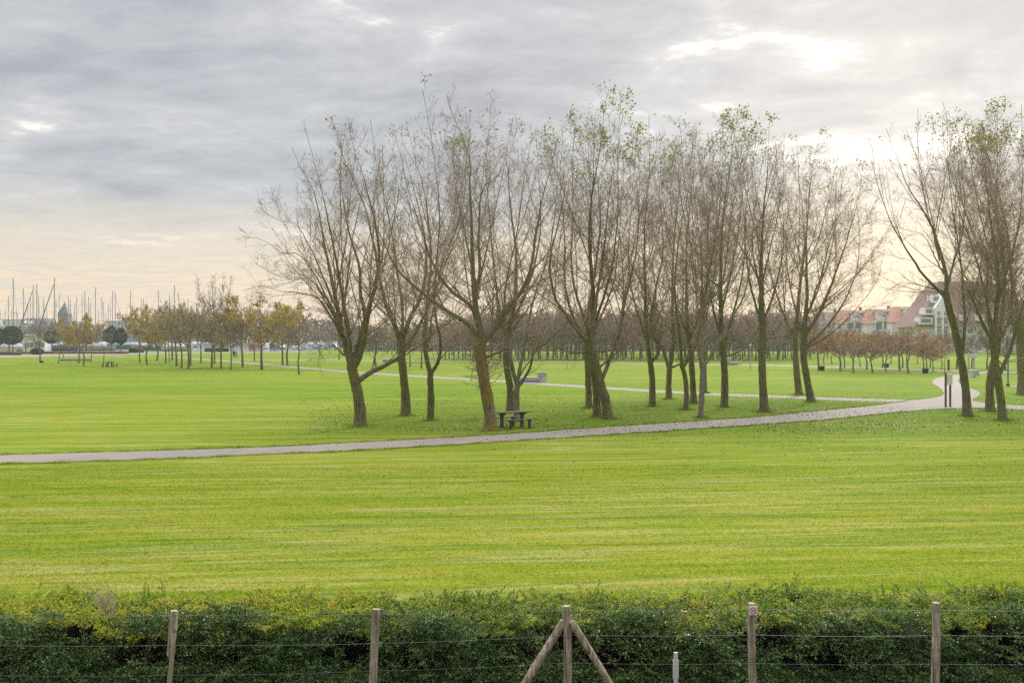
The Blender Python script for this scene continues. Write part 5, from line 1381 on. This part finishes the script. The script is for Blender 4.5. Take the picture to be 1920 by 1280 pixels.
def apartment():
    Y = 268; k = Y / F; px0 = 1722; z = lambda p: H - (p - HY) * k; x = lambda p: (p - px0) * k
    root = empty('apartment_building', ((px0 - 960) * k, Y, 0), 0, 'large apartment building with a steep brown-red roof and white balconies behind the right poplars', 'building')
    W = x(1925); D = 16
    MB().box(.5, W, .6, D, -.1, z(612)).build('wall', M_['render'], root)
    V = [(x(1714), 0, z(613)), (W + 2, 0, z(613)), (W + 2, D, z(613)), (x(1714), D, z(613)),
         (x(1745), 1.7, z(572)), (W + 1, 1.7, z(572)), (W + 1, D - 2, z(572)), (x(1745), D - 2, z(572)),
         (x(1774), 4.5, z(526)), (W - 8, 4.5, z(526)), (W - 8, D - 5, z(526)), (x(1774), D - 5, z(526))]
    rf = MB().add(V, [(0, 1, 5, 4), (1, 2, 6, 5), (2, 3, 7, 6), (3, 0, 4, 7), (4, 5, 9, 8), (5, 6, 10, 9), (6, 7, 11, 10), (7, 4, 8, 11), (8, 9, 10, 11), (0, 3, 2, 1)]).build('roof', M_['tile_dark'], root)
    MB().box(x(1800), x(1806), 7, 8, z(526) + .003, z(520)).build('chimney', M_['grey_wall'], rf)
    # white glazed gable with balconies
    ga = MB().add([(x(1752), -.6, -.1), (x(1788), -.6, -.1), (x(1788), -.6, z(585)), (x(1770), -.6, z(548)), (x(1752), -.6, z(578)),
                   (x(1752), 5, -.1), (x(1788), 5, -.1), (x(1788), 5, z(585)), (x(1770), 5, z(548)), (x(1752), 5, z(578))],
                  [(0, 1, 2, 3, 4), (9, 8, 7, 6, 5)] + [(i, 5 + i, 5 + (i + 1) % 5, (i + 1) % 5) for i in range(5)]).build('gable', M_['render'], root)
    for i, (t, b_) in enumerate(((584, 592), (598, 607), (613, 622), (628, 637))):
        for (a, c_) in ((1755, 1761), (1764, 1775), (1778, 1785)):
            w = MB().box(x(a), x(c_), -.66, -.58, z(b_), z(t)).build('window', M_['win'], root)
        mb = MB().box(x(1751), x(1789), -1.5, -.61, z(b_) - .3, z(b_) - .15).box(x(1751), x(1789), -1.5, -1.44, z(b_) + .85, z(b_) + .93)
        for j in range(14): xx = x(1751) + (x(1789) - x(1751)) * j / 13; mb.box(xx - .03, xx + .03, -1.49, -1.45, z(b_) - .15, z(b_) + .85)
        mb.build('balcony', M_['frame_w'], root)
    for p in (1750, 1763, 1777): MB().box(x(p) - .2, x(p) + .2, -1.8, -1.52, -.1, z(580)).build('column', M_['frame_w'], root)
    # dormers in the left hip and windows in the roof
    for (a, c_, t, b_, yy) in ((1733, 1751, 577, 590, .9), (1751, 1768, 553, 567, 2.2), (1722, 1747, 595, 608, .35), (1824, 1835, 558, 567, 2.4), (1842, 1853, 558, 567, 2.4), (1800, 1812, 590, 601, .6), (1830, 1845, 590, 601, .6), (1862, 1876, 590, 601, .6)):
        d = MB().box(x(a), x(c_), yy - 1.0, yy + 2.4, z(b_), z(t)).build('dormer', M_['render'], root)
        MB().box(x(a) + .5, x(c_) - .5, yy - 1.06, yy - .98, z(b_) + .5, z(t) - .4).build('window', M_['win'], d)
    for i in range(6):
        for t in (617, 632): MB().box(x(1796 + i * 20), x(1806 + i * 20), .54, .62, z(t + 8), z(t)).build('window', M_['win'], root)
apartment()
def shed(px0, px1, top, Y, label, rmat):
    k = Y / F; X0 = (px0 - 960) * k; W = (px1 - px0) * k; hh = H - (top - HY) * k
    root = empty('long_building', (X0, Y, 0), 0, label, 'building')
    MB().box(0, W, 0, 8, -.1, hh * .6).build('wall', M_['render'], root)
    MB().add([(-.3, -.3, hh * .6), (W + .3, -.3, hh * .6), (W + .3, 8.3, hh * .6), (-.3, 8.3, hh * .6), (0, 4, hh), (W, 4, hh)], [(0, 1, 5, 4), (2, 3, 4, 5), (0, 4, 3), (1, 2, 5), (0, 3, 2, 1)]).build('roof', M_[rmat], root)
    n = max(3, int(W / 3))
    for i in range(n): MB().box(W * (i + .3) / n, W * (i + .7) / n, -.06, .02, hh * .2, hh * .45).build('window', M_['win'], root)
shed(1450, 1520, 637, 330, 'low pale building glimpsed beyond the belt of trees, left of the red roofed houses', 'slate')
shed(905, 990, 641, 345, 'low white building far behind the mossy poplar', 'grey_wall')
shed(560, 640, 640, 345, 'low white harbour shed with a grey roof behind the parked cars', 'grey_wall')

# ------------------------------------------------------------------ far treeline and bushes as one mass
def treeline():
    g = np.random.default_rng(31); n = 60000
    X = g.uniform(-330, 330, n); Y = 520 + 40 * np.sin(X * .01) + g.uniform(0, 60, n)
    hmax = 9.5 + 2.5 * np.sin(X * .045) + 1.5 * np.sin(X * .13 + 1) + 1.0 * np.sin(X * .41)
    hmax = np.where(X < -180, hmax * .9, hmax)
    z = g.random(n) ** .8 * hmax
    V, Fq, v = leaf_cards(g, np.stack([X, Y, z], 1), .9, .5, 1.6)
    o = mesh_from('distant_treeline', V, Fq, plain('far_scrub', (.13, .10, .075), .9, .35, .05), None, False, v); tag(o, kind='stuff')
treeline()
def scrub():
    g = np.random.default_rng(32); n = 52000
    X = g.uniform(-50, 185, n); Y = 286 + g.uniform(0, 22, n) - np.clip(X - 100, 0, 90) * .12
    hmax = 3.4 + 1.2 * np.sin(X * .12) + .8 * np.sin(X * .37 + 1) + .5 * np.sin(X * 1.1)
    z = g.random(n) * hmax
    V, Fq, v = leaf_cards(g, np.stack([X, Y, z], 1), .34, .3, 1.6)
    o = mesh_from('scrub', V, Fq, plain('bare_scrub', (.125, .095, .072), .9, .4, .15), None, False, v); tag(o, kind='stuff')
scrub()

# ------------------------------------------------------------------ sky, sun, haze, camera
SUN_EL, SUN_AZ = R_(20), R_(21.6)          # azimuth measured from +Y towards +X
sd = Vector((math.sin(SUN_AZ) * math.cos(SUN_EL), math.cos(SUN_AZ) * math.cos(SUN_EL), math.sin(SUN_EL)))
w = bpy.data.worlds.new('World'); scene.world = w; w.use_nodes = True
nt = w.node_tree; nt.nodes.clear()
out = nt.nodes.new('ShaderNodeOutputWorld')
sky = nt.nodes.new('ShaderNodeTexSky'); sky.sky_type = 'NISHITA'; sky.sun_disc = False; sky.sun_elevation = SUN_EL; sky.sun_rotation = SUN_AZ
bg1 = nt.nodes.new('ShaderNodeBackground'); bg1.inputs[1].default_value = .10; nt.links.new(sky.outputs[0], bg1.inputs[0])
d = nd(nt, 'ShaderNodeTexCoord').outputs['Generated']
sep = nd(nt, 'ShaderNodeSeparateXYZ'); nt.links.new(d, sep.inputs[0])
zz = math_(nt, 'MAXIMUM', sep.outputs['Z'], 0.0)
den = math_(nt, 'ADD', zz, .075)
u = math_(nt, 'DIVIDE', sep.outputs['X'], den); v = math_(nt, 'DIVIDE', sep.outputs['Y'], den)
cmb = nt.nodes.new('ShaderNodeCombineXYZ'); nt.links.new(u, cmb.inputs[0]); nt.links.new(v, cmb.inputs[1])
P = cmb.outputs[0]
fA = noise(nt, mapping(nt, P, (1.0, 1.0, 1), (0, 0, R_(14)), (2.3, 4.4, 0)), 1.3, 8, .58, .35)
fB = noise(nt, mapping(nt, P, (1.7, 2.4, 1), (0, 0, R_(8)), (7.3, 1.1, 0)), 2.0, 7, .6, .3)
fC = noise(nt, mapping(nt, P, (.35, .5, 1), (0, 0, 0), (1.0, 9.2, 0)), 1.0, 3, .5)
vd = nt.nodes.new('ShaderNodeVectorMath'); vd.operation = 'DOT_PRODUCT'; nt.links.new(d, vd.inputs[0])
gd = Vector((math.sin(R_(19.5)) * math.cos(R_(13)), math.cos(R_(19.5)) * math.cos(R_(13)), math.sin(R_(13)))); vd.inputs[1].default_value = gd
dt = math_(nt, 'MAXIMUM', vd.outputs['Value'], 0.0)
vd2 = nt.nodes.new('ShaderNodeVectorMath'); vd2.operation = 'DOT_PRODUCT'; nt.links.new(d, vd2.inputs[0])
vd2.inputs[1].default_value = Vector((math.sin(R_(21)) * math.cos(R_(10.5)), math.cos(R_(21)) * math.cos(R_(10.5)), math.sin(R_(10.5))))
sunspot = math_(nt, 'POWER', math_(nt, 'MAXIMUM', vd2.outputs['Value'], 0.0), 260.0)
prox = math_(nt, 'POWER', dt, 22.0); wide = math_(nt, 'POWER', dt, 5.0)
fD = noise(nt, mapping(nt, d, (4.6, 4.6, 13.0), (0, 0, 0), (1.7, .3, 2.2)), 1.0, 10, .62, .7)
f = math_(nt, 'ADD', math_(nt, 'MULTIPLY', fA, .40), math_(nt, 'MULTIPLY', fB, .18))
f = math_(nt, 'ADD', f, math_(nt, 'MULTIPLY', fD, .42))
f = math_(nt, 'ADD', f, math_(nt, 'SUBTRACT', math_(nt, 'ADD', math_(nt, 'MULTIPLY', prox, .045), math_(nt, 'MULTIPLY', sunspot, .035)), math_(nt, 'SUBTRACT', .026, math_(nt, 'MULTIPLY', wide, .010))))
cloud = ramp(nt, f, [(.38, (.41, .42, .46)), (.46, (.515, .525, .56)), (.53, (.62, .625, .64)), (.568, (.72, .72, .725)), (.605, (1.14, 1.08, 1.0))])
# thinner warm layer towards the horizon
e = math_(nt, 'ADD', zz, math_(nt, 'MULTIPLY', math_(nt, 'SUBTRACT', fB, .5), .13))
e = math_(nt, 'ADD', e, math_(nt, 'MULTIPLY', math_(nt, 'SUBTRACT', fC, .5), .06))
e = math_(nt, 'SUBTRACT', e, math_(nt, 'MULTIPLY', prox, .035))
warm = ramp(nt, zz, [(0.0, (.88, .66, .47)), (.05, (.93, .75, .55)), (.13, (.96, .83, .64))])
warm = mixc(nt, math_(nt, 'MULTIPLY', prox, .6, clamp=True), warm, (1.0, .86, .66))
warm = mixc(nt, ramp(nt, fB, [(.42, (.5, .5, .5)), (.55, (0, 0, 0))]), warm, (.62, .62, .63))
fw = ramp(nt, e, [(.070, (1, 1, 1)), (.140, (0, 0, 0))])
col = mixc(nt, fw, cloud, warm)
glow = math_(nt, 'ADD', 1.0, math_(nt, 'MULTIPLY', prox, .03))
zen = nd(nt, 'ShaderNodeMapRange'); zen.interpolation_type = 'SMOOTHSTEP'; nt.links.new(sep.outputs['Z'], zen.inputs['Value'])
zen.inputs['From Min'].default_value = .34; zen.inputs['From Max'].default_value = .85; zen.inputs['To Min'].default_value = 1.0; zen.inputs['To Max'].default_value = 6.6  # overhead sky boosted above the view, added to light the lawn
bk = nd(nt, 'ShaderNodeMapRange'); bk.interpolation_type = 'SMOOTHSTEP'; nt.links.new(sep.outputs['Y'], bk.inputs['Value'])
bk.inputs['From Min'].default_value = -.75; bk.inputs['From Max'].default_value = .35; bk.inputs['To Min'].default_value = .42; bk.inputs['To Max'].default_value = 1.0
glow = math_(nt, 'MULTIPLY', glow, bk.outputs[0])      # unseen cloud deck away from the sun, dimmed to darken viewer-facing sides
bg2 = nt.nodes.new('ShaderNodeBackground'); nt.links.new(col, bg2.inputs[0]); nt.links.new(math_(nt, 'MULTIPLY', glow, zen.outputs[0]), bg2.inputs[1])
mx = nt.nodes.new('ShaderNodeMixShader'); mx.inputs[0].default_value = .90
nt.links.new(bg1.outputs[0], mx.inputs[1]); nt.links.new(bg2.outputs[0], mx.inputs[2]); nt.links.new(mx.outputs[0], out.inputs['Surface'])

sl = bpy.data.lights.new('sun', 'SUN'); sl.energy = 2.4; sl.angle = R_(14); sl.color = (1, .93, .82)
so = bpy.data.objects.new('sun', sl); COL.objects.link(so); so.rotation_euler = (-sd).to_track_quat('-Z', 'Y').to_euler()

hz = MB().box(-960, 960, -60, 960, -1, 24).build('haze', None); tag(hz, kind='stuff')
m = bpy.data.materials.new('haze'); m.use_nodes = True; nt = m.node_tree; nt.nodes.clear()
o_ = nt.nodes.new('ShaderNodeOutputMaterial'); pv = nt.nodes.new('ShaderNodeVolumePrincipled')
pv.inputs['Color'].default_value = (.93, .94, .97, 1); pv.inputs['Density'].default_value = .00027; pv.inputs['Anisotropy'].default_value = .3
nt.links.new(pv.outputs[0], o_.inputs['Volume']); hz.data.materials.append(m)

cd = bpy.data.cameras.new('camera'); cam = bpy.data.objects.new('camera', cd); COL.objects.link(cam)
cam.location = (0, 0, H); cam.rotation_euler = (R_(90), 0, 0)
cd.sensor_width = 36; cd.lens = 36 * F / 1920; cd.shift_y = -9 / 1920; cd.clip_end = 3000; cd.clip_start = .1
scene.camera = cam
scene.view_settings.view_transform = 'Standard'; scene.view_settings.look = 'None'; scene.view_settings.exposure = 0; scene.view_settings.gamma = 1
cy = scene.cycles
cy.sample_clamp_indirect = 4.0; cy.max_bounces = 6; cy.diffuse_bounces = 3; cy.glossy_bounces = 2; cy.transmission_bounces = 3; cy.volume_bounces = 1; cy.transparent_max_bounces = 8
cy.use_denoising = False; cy.denoiser = 'OPENIMAGEDENOISE'; cy.denoising_input_passes = 'RGB_ALBEDO_NORMAL'
cy.use_adaptive_sampling = False
